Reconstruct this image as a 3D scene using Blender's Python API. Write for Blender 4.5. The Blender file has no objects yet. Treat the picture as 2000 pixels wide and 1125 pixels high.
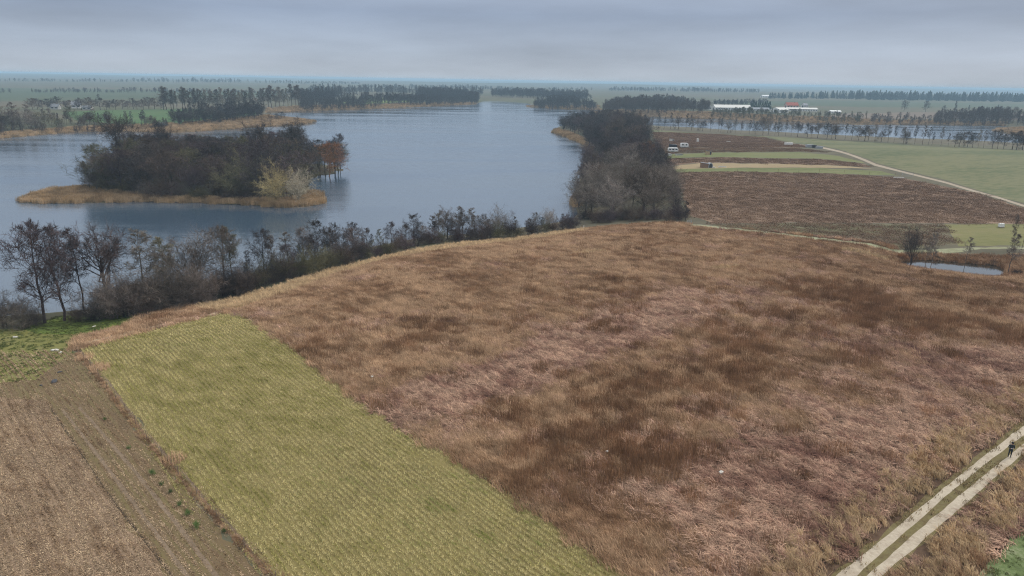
import bpy, bmesh, math, random
import numpy as np
from mathutils import Matrix, Vector
from mathutils.geometry import delaunay_2d_cdt

sc = bpy.context.scene
C = sc.collection
R_ = math.radians

# ------------------------------------------------------------------ camera, sky, sun, exposure
FPX = 1334.0                       # focal length in pixels of the 2000 px wide photograph
PITCH, ROLL, CAMZ = 16.9, 0.95, 42.0
cd = bpy.data.cameras.new('camera'); cam = bpy.data.objects.new('camera', cd); C.objects.link(cam)
CR = Matrix.Rotation(R_(90 - PITCH), 3, 'X') @ Matrix.Rotation(R_(ROLL), 3, 'Z')
cam.matrix_world = Matrix.Translation((0, 0, CAMZ)) @ CR.to_4x4()
cd.sensor_width = 36.0; cd.lens = 36.0 * FPX / 2000.0
cd.clip_start = 0.5; cd.clip_end = 60000
sc.camera = cam

SUN_EL, SUN_AZ = 40.0, 60.0        # azimuth clockwise from +Y
W = bpy.data.worlds.new('World'); sc.world = W; W.use_nodes = True
nt = W.node_tree; nt.nodes.clear()
def wn(t, **k):
    n = nt.nodes.new(t)
    for a, b in k.items(): setattr(n, a, b)
    return n
sky = wn('ShaderNodeTexSky', sky_type='NISHITA', sun_disc=False, sun_elevation=R_(SUN_EL), sun_rotation=R_(SUN_AZ))
sky.air_density = 1.0; sky.dust_density = 3.0
tc = wn('ShaderNodeTexCoord')
sep = wn('ShaderNodeSeparateXYZ'); nt.links.new(tc.outputs['Generated'], sep.inputs[0])
ramp = wn('ShaderNodeValToRGB')
cr = ramp.color_ramp
cr.elements[0].position = 0.0; cr.elements[0].color = (.38, .42, .475, 1)
cr.elements[1].position = 1.0; cr.elements[1].color = (.95, .95, .95, 1)
for p, c in ((.035, (.31, .36, .435)), (.085, (.215, .265, .355)), (.15, (.31, .355, .445)), (.3, (.50, .54, .60))):
    e = cr.elements.new(p); e.color = c + (1,)
nt.links.new(sep.outputs['Z'], ramp.inputs[0])
mp = wn('ShaderNodeMapping'); mp.inputs['Scale'].default_value = (1, 1, 6)
nt.links.new(tc.outputs['Generated'], mp.inputs[0])
cn = wn('ShaderNodeTexNoise'); cn.inputs['Scale'].default_value = 2.1; cn.inputs['Detail'].default_value = 7; cn.inputs['Roughness'].default_value = .52
nt.links.new(mp.outputs[0], cn.inputs['Vector'])
cm = wn('ShaderNodeMapRange'); cm.inputs[1].default_value = .3; cm.inputs[2].default_value = .7; cm.inputs[3].default_value = .78; cm.inputs[4].default_value = 1.18
nt.links.new(cn.outputs[0], cm.inputs[0])
mul = wn('ShaderNodeMix', data_type='RGBA', blend_type='MULTIPLY'); mul.inputs[0].default_value = 1
nt.links.new(ramp.outputs[0], mul.inputs[6]); nt.links.new(cm.outputs[0], mul.inputs[7])
b1 = wn('ShaderNodeBackground'); b1.inputs[1].default_value = 0.06; nt.links.new(sky.outputs[0], b1.inputs[0])
b2 = wn('ShaderNodeBackground'); b2.inputs[1].default_value = 1.0; nt.links.new(mul.outputs[2], b2.inputs[0])
mx = wn('ShaderNodeMixShader'); mx.inputs[0].default_value = .92
nt.links.new(b1.outputs[0], mx.inputs[1]); nt.links.new(b2.outputs[0], mx.inputs[2])
wo = wn('ShaderNodeOutputWorld'); nt.links.new(mx.outputs[0], wo.inputs[0])

sl = bpy.data.lights.new('sun', 'SUN'); sl.energy = 1.5; sl.angle = R_(12); sl.color = (1, .96, .90)
so = bpy.data.objects.new('sun', sl); C.objects.link(so)
sd_ = Vector((math.sin(R_(SUN_AZ)) * math.cos(R_(SUN_EL)), math.cos(R_(SUN_AZ)) * math.cos(R_(SUN_EL)), math.sin(R_(SUN_EL))))
so.rotation_euler = sd_.to_track_quat('Z', 'Y').to_euler(); so.location = sd_ * 300

vs = sc.view_settings; vs.view_transform = 'Standard'; vs.look = 'None'; vs.exposure = 0.54; vs.gamma = 1.0; vs.use_curve_mapping = False
sc.cycles.volume_bounces = 0; sc.cycles.filter_width = 1.1
sc.cycles.use_denoising = True; sc.cycles.denoiser = 'OPENIMAGEDENOISE'; sc.cycles.denoising_input_passes = 'RGB_ALBEDO_NORMAL'; sc.cycles.denoising_prefilter = 'NONE'
sc.cycles.max_bounces = 6
HAZE_DENSITY = 2.0e-4

# ------------------------------------------------------------------ helpers
rng = np.random.default_rng(7)
random.seed(7)
def tag(o, label=None, cat=None, group=None, kind=None):
    if label: o['label'] = label
    if cat: o['category'] = cat
    if group: o['group'] = group
    if kind: o['kind'] = kind
    return o
def empty(name, loc=(0, 0, 0), rz=0):
    o = bpy.data.objects.new(name, None); C.objects.link(o); o.location = loc; o.rotation_euler = (0, 0, rz)
    o.empty_display_size = .3
    return o
def mesh_np(name, V, F, mats, smooth=False, midx=None):
    """V (n,3), F (m,k) -> mesh data"""
    V = np.ascontiguousarray(V, dtype=np.float32); F = np.ascontiguousarray(F, dtype=np.int32)
    me = bpy.data.meshes.new(name); n, k = F.shape
    me.vertices.add(len(V)); me.vertices.foreach_set('co', V.ravel())
    me.loops.add(n * k); me.loops.foreach_set('vertex_index', F.ravel())
    me.polygons.add(n); me.polygons.foreach_set('loop_start', np.arange(0, n * k, k, dtype=np.int32))
    try: me.polygons.foreach_set('loop_total', np.full(n, k, dtype=np.int32))
    except Exception: pass
    for m in (mats if isinstance(mats, (list, tuple)) else [mats]): me.materials.append(m)
    if midx is not None: me.polygons.foreach_set('material_index', np.ascontiguousarray(midx, dtype=np.int32))
    if smooth: me.polygons.foreach_set('use_smooth', np.ones(n, dtype=bool))
    me.update(calc_edges=True); me.validate()
    return me
def link(name, me, parent=None, loc=None):
    o = bpy.data.objects.new(name, me); C.objects.link(o)
    if parent is not None: o.parent = parent
    if loc is not None: o.location = loc
    return o
class MB:
    """collects boxes, prisms and tubes into one mesh object"""
    def __init__(s): s.bm = bmesh.new()
    def box(s, x0, x1, y0, y1, z0, z1, bev=0):
        r = bmesh.ops.create_cube(s.bm, size=1)
        for v in r['verts']:
            v.co = Vector(((x0 + x1) / 2 + v.co.x * (x1 - x0), (y0 + y1) / 2 + v.co.y * (y1 - y0), (z0 + z1) / 2 + v.co.z * (z1 - z0)))
        if bev:
            es = list({e for v in r['verts'] for e in v.link_edges})
            bmesh.ops.bevel(s.bm, geom=es, offset=bev, segments=2, affect='EDGES')
        return s
    def prism(s, prof, y0, y1):
        """profile in XZ extruded along Y"""
        a = [s.bm.verts.new((x, y0, z)) for x, z in prof]; b = [s.bm.verts.new((x, y1, z)) for x, z in prof]
        n = len(prof)
        s.bm.faces.new(a); s.bm.faces.new(b[::-1])
        for i in range(n): s.bm.faces.new((a[i], b[i], b[(i + 1) % n], a[(i + 1) % n]))
        return s
    def tube(s, p0, p1, r0, r1=None, n=8):
        p0, p1 = Vector(p0), Vector(p1); r1 = r0 if r1 is None else r1
        d = (p1 - p0).normalized(); q = d.to_track_quat('Z', 'Y').to_matrix()
        rings = []
        for p, r in ((p0, r0), (p1, r1)):
            rings.append([s.bm.verts.new(p + q @ Vector((r * math.cos(2 * math.pi * i / n), r * math.sin(2 * math.pi * i / n), 0))) for i in range(n)])
        for i in range(n): s.bm.faces.new((rings[0][i], rings[0][(i + 1) % n], rings[1][(i + 1) % n], rings[1][i]))
        s.bm.faces.new(rings[0][::-1]); s.bm.faces.new(rings[1])
        return s
    def rock(s, c, r, sx=1, sy=1, sz=1, seed=0, sub=2):
        rr = random.Random(seed)
        v = bmesh.ops.create_icosphere(s.bm, subdivisions=sub, radius=1)['verts']
        for w in v:
            k = r * (1 + rr.uniform(-.22, .22))
            w.co = Vector((c[0] + w.co.x * k * sx, c[1] + w.co.y * k * sy, c[2] + w.co.z * k * sz))
        return s
    def build(s, name, mat, parent=None, loc=None, rz=0, smooth=False):
        bmesh.ops.recalc_face_normals(s.bm, faces=s.bm.faces)
        me = bpy.data.meshes.new(name); s.bm.to_mesh(me); s.bm.free(); me.materials.append(mat)
        if smooth:
            for p in me.polygons: p.use_smooth = True
        o = link(name, me, parent, loc); o.rotation_euler = (0, 0, rz)
        return o

# ------------------------------------------------------------------ materials
def lin(r, g, b):
    return tuple(((c / 255) / 12.92 if c / 255 <= .04045 else ((c / 255 + .055) / 1.055) ** 2.4) for c in (r, g, b))
class Mat:
    def __init__(s, name, rough=.95, spec=.15):
        s.m = bpy.data.materials.new(name); s.m.use_nodes = True; s.t = s.m.node_tree
        s.b = s.t.nodes['Principled BSDF']; s.b.inputs['Roughness'].default_value = rough
        s.b.inputs['Specular IOR Level'].default_value = spec
        s._pos = None
    def n(s, t, **k):
        x = s.t.nodes.new(t)
        for a, b in k.items(): setattr(x, a, b)
        return x
    def L(s, a, b): s.t.links.new(a, b)
    def pos(s):
        if s._pos is None: s._pos = s.n('ShaderNodeNewGeometry')
        return s._pos.outputs['Position']
    def mapped(s, rot=0, scale=(1, 1, 1)):
        a = s.n('ShaderNodeVectorRotate', rotation_type='Z_AXIS'); a.inputs['Angle'].default_value = rot
        s.L(s.pos(), a.inputs['Vector'])
        m = s.n('ShaderNodeVectorMath', operation='MULTIPLY'); m.inputs[1].default_value = scale
        s.L(a.outputs[0], m.inputs[0]); return m.outputs[0]
    def noise(s, scale, detail=4, rough=.55, vec=None, dist=0):
        x = s.n('ShaderNodeTexNoise'); x.inputs['Scale'].default_value = scale; x.inputs['Detail'].default_value = detail
        x.inputs['Roughness'].default_value = rough; x.inputs['Distortion'].default_value = dist
        s.L(vec if vec is not None else s.pos(), x.inputs['Vector']); return x.outputs[0]
    def ramp(s, fac, stops):
        r = s.n('ShaderNodeValToRGB'); e = r.color_ramp
        while len(e.elements) < len(stops): e.elements.new(.5)
        for el, (p, c) in zip(e.elements, stops): el.position = p; el.color = tuple(c) + (1,)
        s.L(fac, r.inputs[0]); return r.outputs[0]
    def mix(s, fac, a, b, mode='MIX'):
        x = s.n('ShaderNodeMix', data_type='RGBA', blend_type=mode)
        for v, i in ((fac, 0), (a, 6), (b, 7)):
            if isinstance(v, (int, float)): x.inputs[i].default_value = v
            elif isinstance(v, tuple): x.inputs[i].default_value = v + (1,)
            else: s.L(v, x.inputs[i])
        return x.outputs[2]
    def rng(s, fac, a, b, c, d):
        x = s.n('ShaderNodeMapRange')
        for i, v in enumerate((a, b, c, d)): x.inputs[i + 1].default_value = v
        s.L(fac, x.inputs[0]); return x.outputs[0]
    def color(s, c):
        if isinstance(c, tuple): s.b.inputs['Base Color'].default_value = c + (1,)
        else: s.L(c, s.b.inputs['Base Color'])
        return s
    def bump(s, h, strength=.5, dist=.1):
        x = s.n('ShaderNodeBump'); x.inputs['Strength'].default_value = strength; x.inputs['Distance'].default_value = dist
        s.L(h, x.inputs['Height']); s.L(x.outputs[0], s.b.inputs['Normal']); return s
def ground_mat(name, cols, s1=.05, s2=.9, rot=0, stretch=(1, 1, 1), bump=.5, bd=.15):
    m = Mat(name); v = m.mapped(rot, stretch)
    a = m.noise(s1, 5, .6, v); b = m.noise(s2, 5, .65, v)
    f = m.n('ShaderNodeMath', operation='MULTIPLY_ADD'); f.inputs[1].default_value = .5
    m.L(b, f.inputs[0])
    h = m.n('ShaderNodeMath', operation='MULTIPLY'); h.inputs[1].default_value = .5; m.L(a, h.inputs[0]); m.L(h.outputs[0], f.inputs[2])
    n = len(cols)
    m.color(m.ramp(f.outputs[0], [(.3 + .4 * i / (n - 1), c) for i, c in enumerate(cols)]))
    m.bump(b, bump, bd); return m.m
def plain(name, col, rough=.6, var=.15, spec=.3, scale=1.5):
    m = Mat(name, rough, spec); n = m.noise(scale, 4)
    m.color(m.mix(1.0, col, m.ramp(n, [(.3, (1 - var,) * 3), (.7, (1 + var,) * 3)]), 'MULTIPLY')); return m.m

M = {}
# ------------------------------------------------------------------ survey: from the photograph's pixels to places on the ground
CRn = np.array(CR)
def rays(px):
    px = np.atleast_2d(np.asarray(px, float))
    v = np.stack([px[:, 0] - 1000, -(px[:, 1] - 562.5), np.full(len(px), -FPX)], 1)
    return v @ CRn.T
def plane(px, z=0.0):
    r = rays(px); t = (z - CAMZ) / np.minimum(r[:, 2], -1e-3)
    return (r * t[:, None])[:, :2]
def sdf(P, poly):
    """signed distance, positive inside"""
    P = np.asarray(P, float); d = np.full(len(P), 1e18); ins = np.zeros(len(P), bool); n = len(poly)
    for i in range(n):
        a, b = poly[i], poly[(i + 1) % n]; e = b - a; w = P - a
        t = np.clip((w @ e) / max(e @ e, 1e-9), 0, 1); q = w - t[:, None] * e
        d = np.minimum(d, (q * q).sum(1))
        c = (a[1] > P[:, 1]) != (b[1] > P[:, 1])
        with np.errstate(divide='ignore', invalid='ignore'):
            ins ^= c & (P[:, 0] < e[0] * (P[:, 1] - a[1]) / (e[1] if e[1] else 1e-9) + a[0])
    d = np.sqrt(d); return np.where(ins, d, -d)
def inside(P, poly): return sdf(P, poly) > 0
def sstep(a, b, x):
    t = np.clip((x - a) / float(b - a), 0, 1); return t * t * (3 - 2 * t)
_ph = np.random.default_rng(3).uniform(0, 6.28, (24, 3)); _fr = np.random.default_rng(4).normal(size=(24, 2))
def wob(P, scale, k0=0, k=8):
    """smooth random field about -1..1"""
    s = 0
    for i in range(k0, k0 + k): s = s + np.sin(P @ (_fr[i % 24] / scale) + _ph[i % 24, 0])
    return s / math.sqrt(k)

EDGE = np.array([(-220, 690), (-60, 655), (60, 648), (210, 630), (301, 611), (378, 597), (455, 583), (525, 562), (577, 546), (645, 527), (732, 504), (824, 484), (880, 474),
                 (932, 469), (1000, 465), (1040, 458), (1140, 445), (1240, 436), (1336, 435)], float)     # where the brown field meets the shore bushes
edge_w = plane(EDGE, 1.5)
tang = np.gradient(edge_w, axis=0); tang /= np.linalg.norm(tang, axis=1)[:, None]
nrm = np.stack([-tang[:, 1], tang[:, 0]], 1)
shore_near = (edge_w + nrm * 15)[1:-2]
wood_shore = plane([(1128, 424), (1121, 400), (1127, 370), (1138, 335), (1143, 300), (1146, 287), (1130, 276), (1105, 266), (1078, 258.5), (1084, 248), (1110, 244),
                    (1160, 243.5), (1250, 247), (1440, 258), (1700, 271), (2000, 284), (2300, 298)])
far_shore = plane([(2320, 281), (2000, 267), (1942, 256), (1950, 252), (2000, 250), (1965, 246.5), (1825, 243.5), (1685, 243.5), (1545, 238.5), (1415, 233.5), (1300, 229), (1200, 225.5), (1150, 222.5),
                   (1165, 218.6), (1188, 217.6), (1174, 215.8), (1104, 213.4), (1027, 209.2), (1042, 203), (1000, 199), (955, 197.5), (938, 199), (932, 203.5), (775, 210.5),
                   (700, 214), (600, 217.5), (520, 221.5), (530, 230), (560, 232), (618, 237), (600, 241), (490, 249), (350, 259), (224, 255), (130, 258), (45, 266), (0, 270), (-250, 290)])
LAKE = np.vstack([[(-420, -60), (-260, 20), (-150, 70)], shore_near, wood_shore, far_shore, [(-1500, 500), (-1500, -60)]])
ISLAND = plane([(35, 391), (55, 396), (80, 398.5), (245, 394), (455, 398.5), (546, 405.5), (600, 404), (626, 398), (636, 388), (625, 380), (603, 374), (600, 352), (630, 346.5), (662, 338), (674, 331),
                (650, 321), (560, 318), (430, 321), (300, 331), (210, 350), (168, 366), (105, 370), (60, 380)])
def densify(poly, step, closed=True, jit=0, seed=1):
    poly = np.asarray(poly, float); out = []; n = len(poly); g = np.random.default_rng(seed)
    for i in range(n if closed else n - 1):
        a, b = poly[i], poly[(i + 1) % n]; L = np.linalg.norm(b - a); k = max(1, int(L / step))
        for j in range(k):
            p = a + (b - a) * j / k
            if jit and j: p = p + g.normal(size=2) * jit
            out.append(p)
    if not closed: out.append(poly[-1])
    return np.array(out)
def smooth_poly(p, it=2):
    for _ in range(it):
        q = np.roll(p, -1, 0); p = np.stack([.75 * p + .25 * q, .25 * p + .75 * q], 1).reshape(-1, 2)
    return p
LAKE = smooth_poly(LAKE, 1); ISLAND = smooth_poly(ISLAND, 2)
POND_Z = 2.6
POND = smooth_poly(plane([(1757, 513), (1790, 507), (1850, 511), (1900, 516), (1950, 519), (1964, 530), (1955, 543), (1905, 541), (1850, 533), (1790, 527), (1765, 520)], POND_Z), 2)
HILL = plane([(1860, 318)], 5)[0]; HILL2 = plane([(1500, 285)], 5)[0]
def height(P):
    P = np.asarray(P, float); r = np.hypot(P[:, 0], P[:, 1])
    sl_ = -sdf(P, LAKE); si = sdf(P, ISLAND); pd = sdf(P, POND)
    sl_ = sl_ + np.clip(r / 300, .2, 2.0) * wob(P, 7) * .35
    si = si + wob(P, 5, 5) * .8
    z = np.where(sl_ > 0, .3 * np.clip(sl_ / 2, 0, 1) + 4.4 * sstep(1, 48, sl_), -1.6 * sstep(0, 7, -sl_) - .05)
    zi = np.where(si > 0, .3 * np.clip(si / 2, 0, 1) + 1.4 * sstep(3, 25, si), -9)
    z = np.maximum(z, zi)
    land = sstep(10, 70, sl_)
    z = z + land * (.28 * wob(P, 26, 2) * sstep(30, 90, r))
    q = (P - HILL) / np.array([150., 75.]); z = z + land * 4.5 * np.exp(-(q * q).sum(1))
    far = sstep(1500, 6000, r)
    z = z + land * far * (13 + 9 * wob(P, 1500, 9) + 5 * wob(P, 600, 3)) * sstep(0, 500, sl_)
    z = np.where(pd > -12, z * (1 - sstep(-12, 0, pd)) + (POND_Z - .55 * sstep(-1, 3, pd) + .25 * (1 - sstep(-2.5, 0, pd))) * sstep(-12, 0, pd), z)
    return np.minimum(z, 40)
def at(px, py=None, it=9):
    """pixel(s) -> points on the terrain"""
    one = py is not None; px = np.atleast_2d([px, py] if one else px).astype(float)
    r = rays(px); z = np.full(len(px), 3.0)
    for _ in range(it):
        t = (z - CAMZ) / np.minimum(r[:, 2], -2e-3); p = r[:, :2] * t[:, None]; z = .3 * z + .7 * height(p)
    t = (z - CAMZ) / np.minimum(r[:, 2], -2e-3); p = r[:, :2] * t[:, None]
    out = np.column_stack([p, height(p)])
    return out[0] if one else out
def hpx(p, dpx):
    """real height of something dpx photo pixels tall standing at p"""
    return dpx * math.hypot(p[0], p[1]) / FPX * 1.03
def atxy(px): return at(px)[:, :2]

# ------------------------------------------------------------------ ground cover regions (in order: later wins)
PLOUGH_DIR = None
def P_(*pts): return atxy(np.array(pts, float))
left_rut = [(1614, 1140), (1653, 1140), (1758, 1048), (1856, 962), (1930, 902), (2000, 850), (2120, 762), (2120, 742), (2000, 831), (1920, 892), (1833, 962), (1735, 1044)]
right_rut = [(1675, 1140), (1703, 1140), (1800, 1058), (1908, 964), (2000, 884), (2130, 776), (2130, 756), (2000, 866), (1882, 961), (1782, 1045)]
REG = [
 ('field', 'brown', P_((-40, 640), (130, 660), (300, 613), (460, 586), (640, 531), (824, 487), (1000, 468), (1140, 448), (1240, 439), (1340, 437), (1420, 446), (1560, 452), (1700, 468), (1760, 490), (1960, 500), (2250, 520), (2400, 700), (2400, 1300), (1000, 1400), (560, 1160), (300, 850), (160, 690))),
 ('grass_verge', 'straw', P_((440, 606), (560, 574), (655, 537), (740, 512), (840, 494), (1000, 475), (1140, 453), (1140, 446), (1000, 466), (824, 485), (640, 529), (525, 564), (455, 585), (380, 599))),
 ('green_field', 'green', P_((158, 682), (300, 645), (440, 612), (474, 618), (700, 778), (950, 938), (1250, 1140), (1500, 1300), (680, 1300), (545, 1140), (300, 862))),
 ('fallow_strip', 'fallow', P_((-200, 700), (0, 690), (60, 690), (145, 690), (285, 862), (520, 1140), (640, 1290), (-900, 1290), (-600, 900))),
 ('ploughed_field', 'plough', P_((-400, 760), (0, 776), (88, 782), (200, 955), (345, 1140), (440, 1280), (-900, 1290), (-700, 900))),
 ('shore_meadow', 'meadow', P_((-200, 760), (0, 748), (70, 742), (110, 712), (140, 690), (150, 662), (250, 640), (225, 628), (60, 640), (-80, 648))),
 ('shore_meadow', 'bright', P_((40, 640), (120, 618), (230, 608), (300, 606), (250, 636), (150, 652), (70, 652))),
 ('sandy_path', 'sandpatch', P_((145, 672), (250, 648), (400, 614), (480, 598), (600, 560), (470, 607), (430, 612), (300, 643), (170, 676))),
 ('earth_ridge', 'brown2', P_((147, 689), (285, 859), (420, 1012), (528, 1140), (552, 1140), (436, 1008), (300, 858), (160, 686))),
 ('wheel_mark', 'mark', P_((119, 801), (222, 937), (318, 1067), (370, 1140), (382, 1140), (328, 1066), (231, 935), (124, 799))),
 ('wheel_mark', 'mark', P_((152, 796), (257, 918), (335, 1018), (428, 1140), (441, 1140), (345, 1014), (265, 915), (157, 794))),
 ('furrow', 'furrow', P_((88, 783), (200, 955), (345, 1140), (352, 1140), (205, 953), (92, 782))),
 ('track_verge', 'trackgreen', P_((1604, 1140), (1712, 1140), (1812, 1058), (1915, 966), (2005, 886), (2140, 768), (2140, 716), (2000, 817), (1915, 884), (1825, 956), (1727, 1040))),
 ('track_rut', 'sand', P_(*left_rut)), ('track_rut', 'sand', P_(*right_rut)),
 ('crop_field', 'crop', P_((1900, 1140), (1935, 1093), (2010, 1030), (2200, 880), (2400, 1140), (2100, 1300))),
 # beyond the crest
 ('fallow_field', 'darkfallow', P_((1390, 440), (1560, 436), (1840, 438), (1870, 478), (1760, 486), (1640, 466), (1480, 450))),
 ('grass_path', 'palegreen', P_((1345, 438), (1480, 450), (1640, 468), (1760, 488), (1880, 484), (2100, 480), (2100, 486), (1880, 492), (1755, 496), (1630, 474), (1470, 455), (1345, 443))),
 ('grass_plot', 'plot', P_((1845, 438), (2150, 440), (2150, 480), (1872, 481))),
 ('heath_field', 'heath', P_((1322, 338), (1440, 335), (1600, 338), (1760, 347), (1900, 375), (2000, 406), (2200, 470), (2150, 440), (1845, 436), (1560, 434), (1390, 437), (1348, 420))),
 ('grass_strip', 'strip', P_((1316, 331), (1440, 328), (1600, 328), (1720, 334), (1755, 343), (1600, 338), (1440, 335), (1322, 338))),
 ('stubble_strip', 'stubble', P_((1306, 328), (1366, 318.5), (1540, 320.5), (1640, 324), (1706, 329), (1600, 327.5), (1440, 327.5), (1320, 331))),
 ('heath_strip', 'heath', P_((1300, 311), (1440, 308), (1600, 311), (1690, 321), (1700, 327), (1640, 323), (1540, 320), (1366, 318), (1304, 325))),
 ('grass_strip', 'strip', P_((1296, 303), (1400, 298), (1560, 297), (1640, 305), (1690, 319), (1600, 310), (1440, 307), (1300, 310))),
 ('fallow_strip', 'darkfallow', P_((1290, 290), (1400, 289), (1560, 289), (1625, 298), (1560, 296), (1400, 297), (1295, 302))),
 ('heath_field', 'heath', P_((1275, 258), (1400, 262), (1490, 268), (1560, 282), (1580, 288), (1400, 288.5), (1290, 289))),
 ('hill_field', 'hill', P_((1240, 252), (1340, 258), (1440, 263.5), (1700, 278), (2000, 294), (2300, 310), (2400, 430), (2000, 396), (1850, 352), (1765, 332), (1712, 318), (1665, 300), (1600, 284), (1500, 268), (1400, 262), (1280, 257))),
 ('dirt_track', 'sand2', P_((1484, 268.5), (1560, 281.5), (1605, 287), (1665, 302), (1712, 320.5), (1765, 334.5), (1850, 355.5), (1950, 384), (2000, 400), (2150, 455), (2150, 459), (2000, 404), (1945, 386.5), (1845, 357.5), (1760, 336.5), (1708, 323.5), (1662, 304.5), (1600, 289), (1556, 283), (1482, 269.8))),
 # across the lake
 ('winter_wheat_field', 'wheat', P_((120, 219), (210, 215), (310, 213.5), (500, 218), (505, 240), (340, 250), (230, 247), (150, 235))),
 ('rape_field', 'yellow', P_((655, 201), (700, 195), (760, 191), (812, 191.5), (800, 198), (720, 203))),
 ('far_field', 'farbrown', P_((1590, 232), (1640, 222), (1800, 219), (2050, 223), (2050, 236), (1800, 232))),
 ('far_field', 'fargreen', P_((-200, 199), (0, 197), (300, 192), (560, 190), (560, 180), (300, 176), (0, 172), (-200, 172))),
 ('far_field', 'fargreen', P_((1380, 200), (1600, 196), (2100, 205), (2100, 211), (1700, 209), (1480, 206))),
]
# real base colours
g = ground_mat
GM = {
 'base': None,
 'brown': g('dry_field_soil', [(.04, .024, .015), (.07, .042, .026), (.11, .07, .045), (.07, .045, .03)], .06, 1.3),
 'brown2': g('ridge_soil', [(.07, .05, .035), (.17, .125, .085), (.27, .2, .14)], .5, 2.0),
 'mark': g('worn_soil', [(.13, .095, .06), (.19, .14, .095), (.24, .18, .125)], .5, 2.0),
 'furrow': g('dark_furrow', [(.05, .038, .024), (.09, .066, .042)], .5, 2.0),
 'straw': g('straw_verge', [(.20, .13, .06), (.34, .24, .12), (.42, .31, .17)], .15, 1.4),
 'green': g('green_field_soil', [(.13, .105, .045), (.2, .165, .065), (.26, .21, .095)], .08, 1.2),
 'meadow': g('olive_meadow', [(.10, .10, .03), (.17, .165, .05), (.2, .18, .09)], .12, 1.0),
 'bright': g('bright_moss_meadow', [(.05, .07, .02), (.11, .15, .03), (.2, .22, .04)], .2, 1.2),
 'sandpatch': g('trodden_sandy_grass', [(.16, .12, .06), (.30, .24, .15), (.40, .34, .24)], .2, 1.1),
 'trackgreen': g('track_grass', [(.08, .055, .032), (.13, .10, .048), (.16, .135, .06), (.2, .15, .095)], .7, 2.6),
 'sand': g('pale_sand', [(.27, .22, .16), (.38, .32, .245), (.46, .40, .31), (.36, .30, .23)], .5, 3.0, bump=.5),
 'sand2': g('pale_sand_far', [(.28, .23, .17), (.38, .32, .25)], .1, .8),
 'crop': g('crop_green', [(.07, .09, .035), (.12, .16, .06), (.27, .27, .17)], .4, 2.5),
 'darkfallow': g('dark_fallow', [(.08, .065, .04), (.14, .11, .075), (.12, .12, .06), (.18, .14, .1)], .06, .6, R_(8), (.35, 1.6, 1)),
 'palegreen': g('pale_grass_path', [(.17, .16, .08), (.26, .26, .16), (.33, .32, .22)], .15, 1),
 'plot': g('yellow_green_plot', [(.11, .12, .04), (.17, .16, .065), (.22, .175, .1)], .06, .6, 0, (.5, 1.6, 1)),
 'heath': g('reddish_fallow', [(.10, .062, .042), (.17, .112, .076), (.23, .155, .105), (.28, .195, .135)], .05, .45, R_(4), (.4, 1.5, 1)),
 'strip': g('green_strip', [(.09, .11, .04), (.15, .16, .065), (.2, .18, .1)], .05, .5, 0, (.5, 1.4, 1)),
 'stubble': g('straw_stubble', [(.25, .19, .11), (.33, .255, .15)], .08, .8),
 'hill': g('hill_grass', [(.055, .075, .035), (.10, .115, .055), (.165, .16, .085), (.08, .10, .045)], .018, .3, R_(-20), (.6, 1.8, 1)),
 'wheat': g('winter_wheat', [(.05, .09, .035), (.07, .125, .045), (.11, .13, .06)], .02, .2),
 'yellow': g('bright_green_field', [(.14, .2, .05), (.2, .24, .07)], .02, .2),
 'farbrown': g('far_brown', [(.13, .10, .08), (.18, .14, .1)], .01, .1),
 'fargreen': g('far_green', [(.055, .08, .045), (.075, .095, .055), (.10, .10, .065)], .006, .05),
}
pdv = REG[4][2]; pa, pb = pdv[2], pdv[4]; PDIR = math.atan2(pb[1] - pa[1], pb[0] - pa[0])
gdv = REG[2][2]; GDIR = math.atan2(gdv[5][1] - gdv[3][1], gdv[5][0] - gdv[3][0])
GM['plough'] = g('ploughed_soil', [(.085, .054, .033), (.165, .11, .07), (.27, .19, .125), (.15, .10, .063)], .5, 1.6, -PDIR, (.10, 1.5, 1), .8, .2)
GM['fallow'] = g('rough_fallow', [(.08, .056, .03), (.15, .105, .06), (.15, .12, .055), (.23, .165, .105)], .35, 1.5, -PDIR, (.14, 1.2, 1), .7, .15)
mb = Mat('open_country')
vv = mb.mapped(R_(14), (1, 2.2, 1))
vo = mb.n('ShaderNodeTexVoronoi', feature='F1'); vo.inputs['Scale'].default_value = .0032; mb.L(vv, vo.inputs['Vector'])
sp = mb.n('ShaderNodeSeparateColor'); mb.L(vo.outputs['Color'], sp.inputs[0])
colr = mb.ramp(sp.outputs[0], [(0, (.055, .075, .045)), (.25, (.085, .095, .055)), (.45, (.12, .10, .08)), (.62, (.065, .095, .05)), (.8, (.11, .095, .075)), (1, (.075, .09, .06))])
colr = mb.mix(.5, colr, mb.ramp(mb.noise(.12, 6), [(.3, (.07, .065, .04)), (.7, (.17, .145, .085))]))
mb.color(colr); mb.bump(mb.noise(1.0, 5), .4, .15); GM['base'] = mb.m

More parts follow.
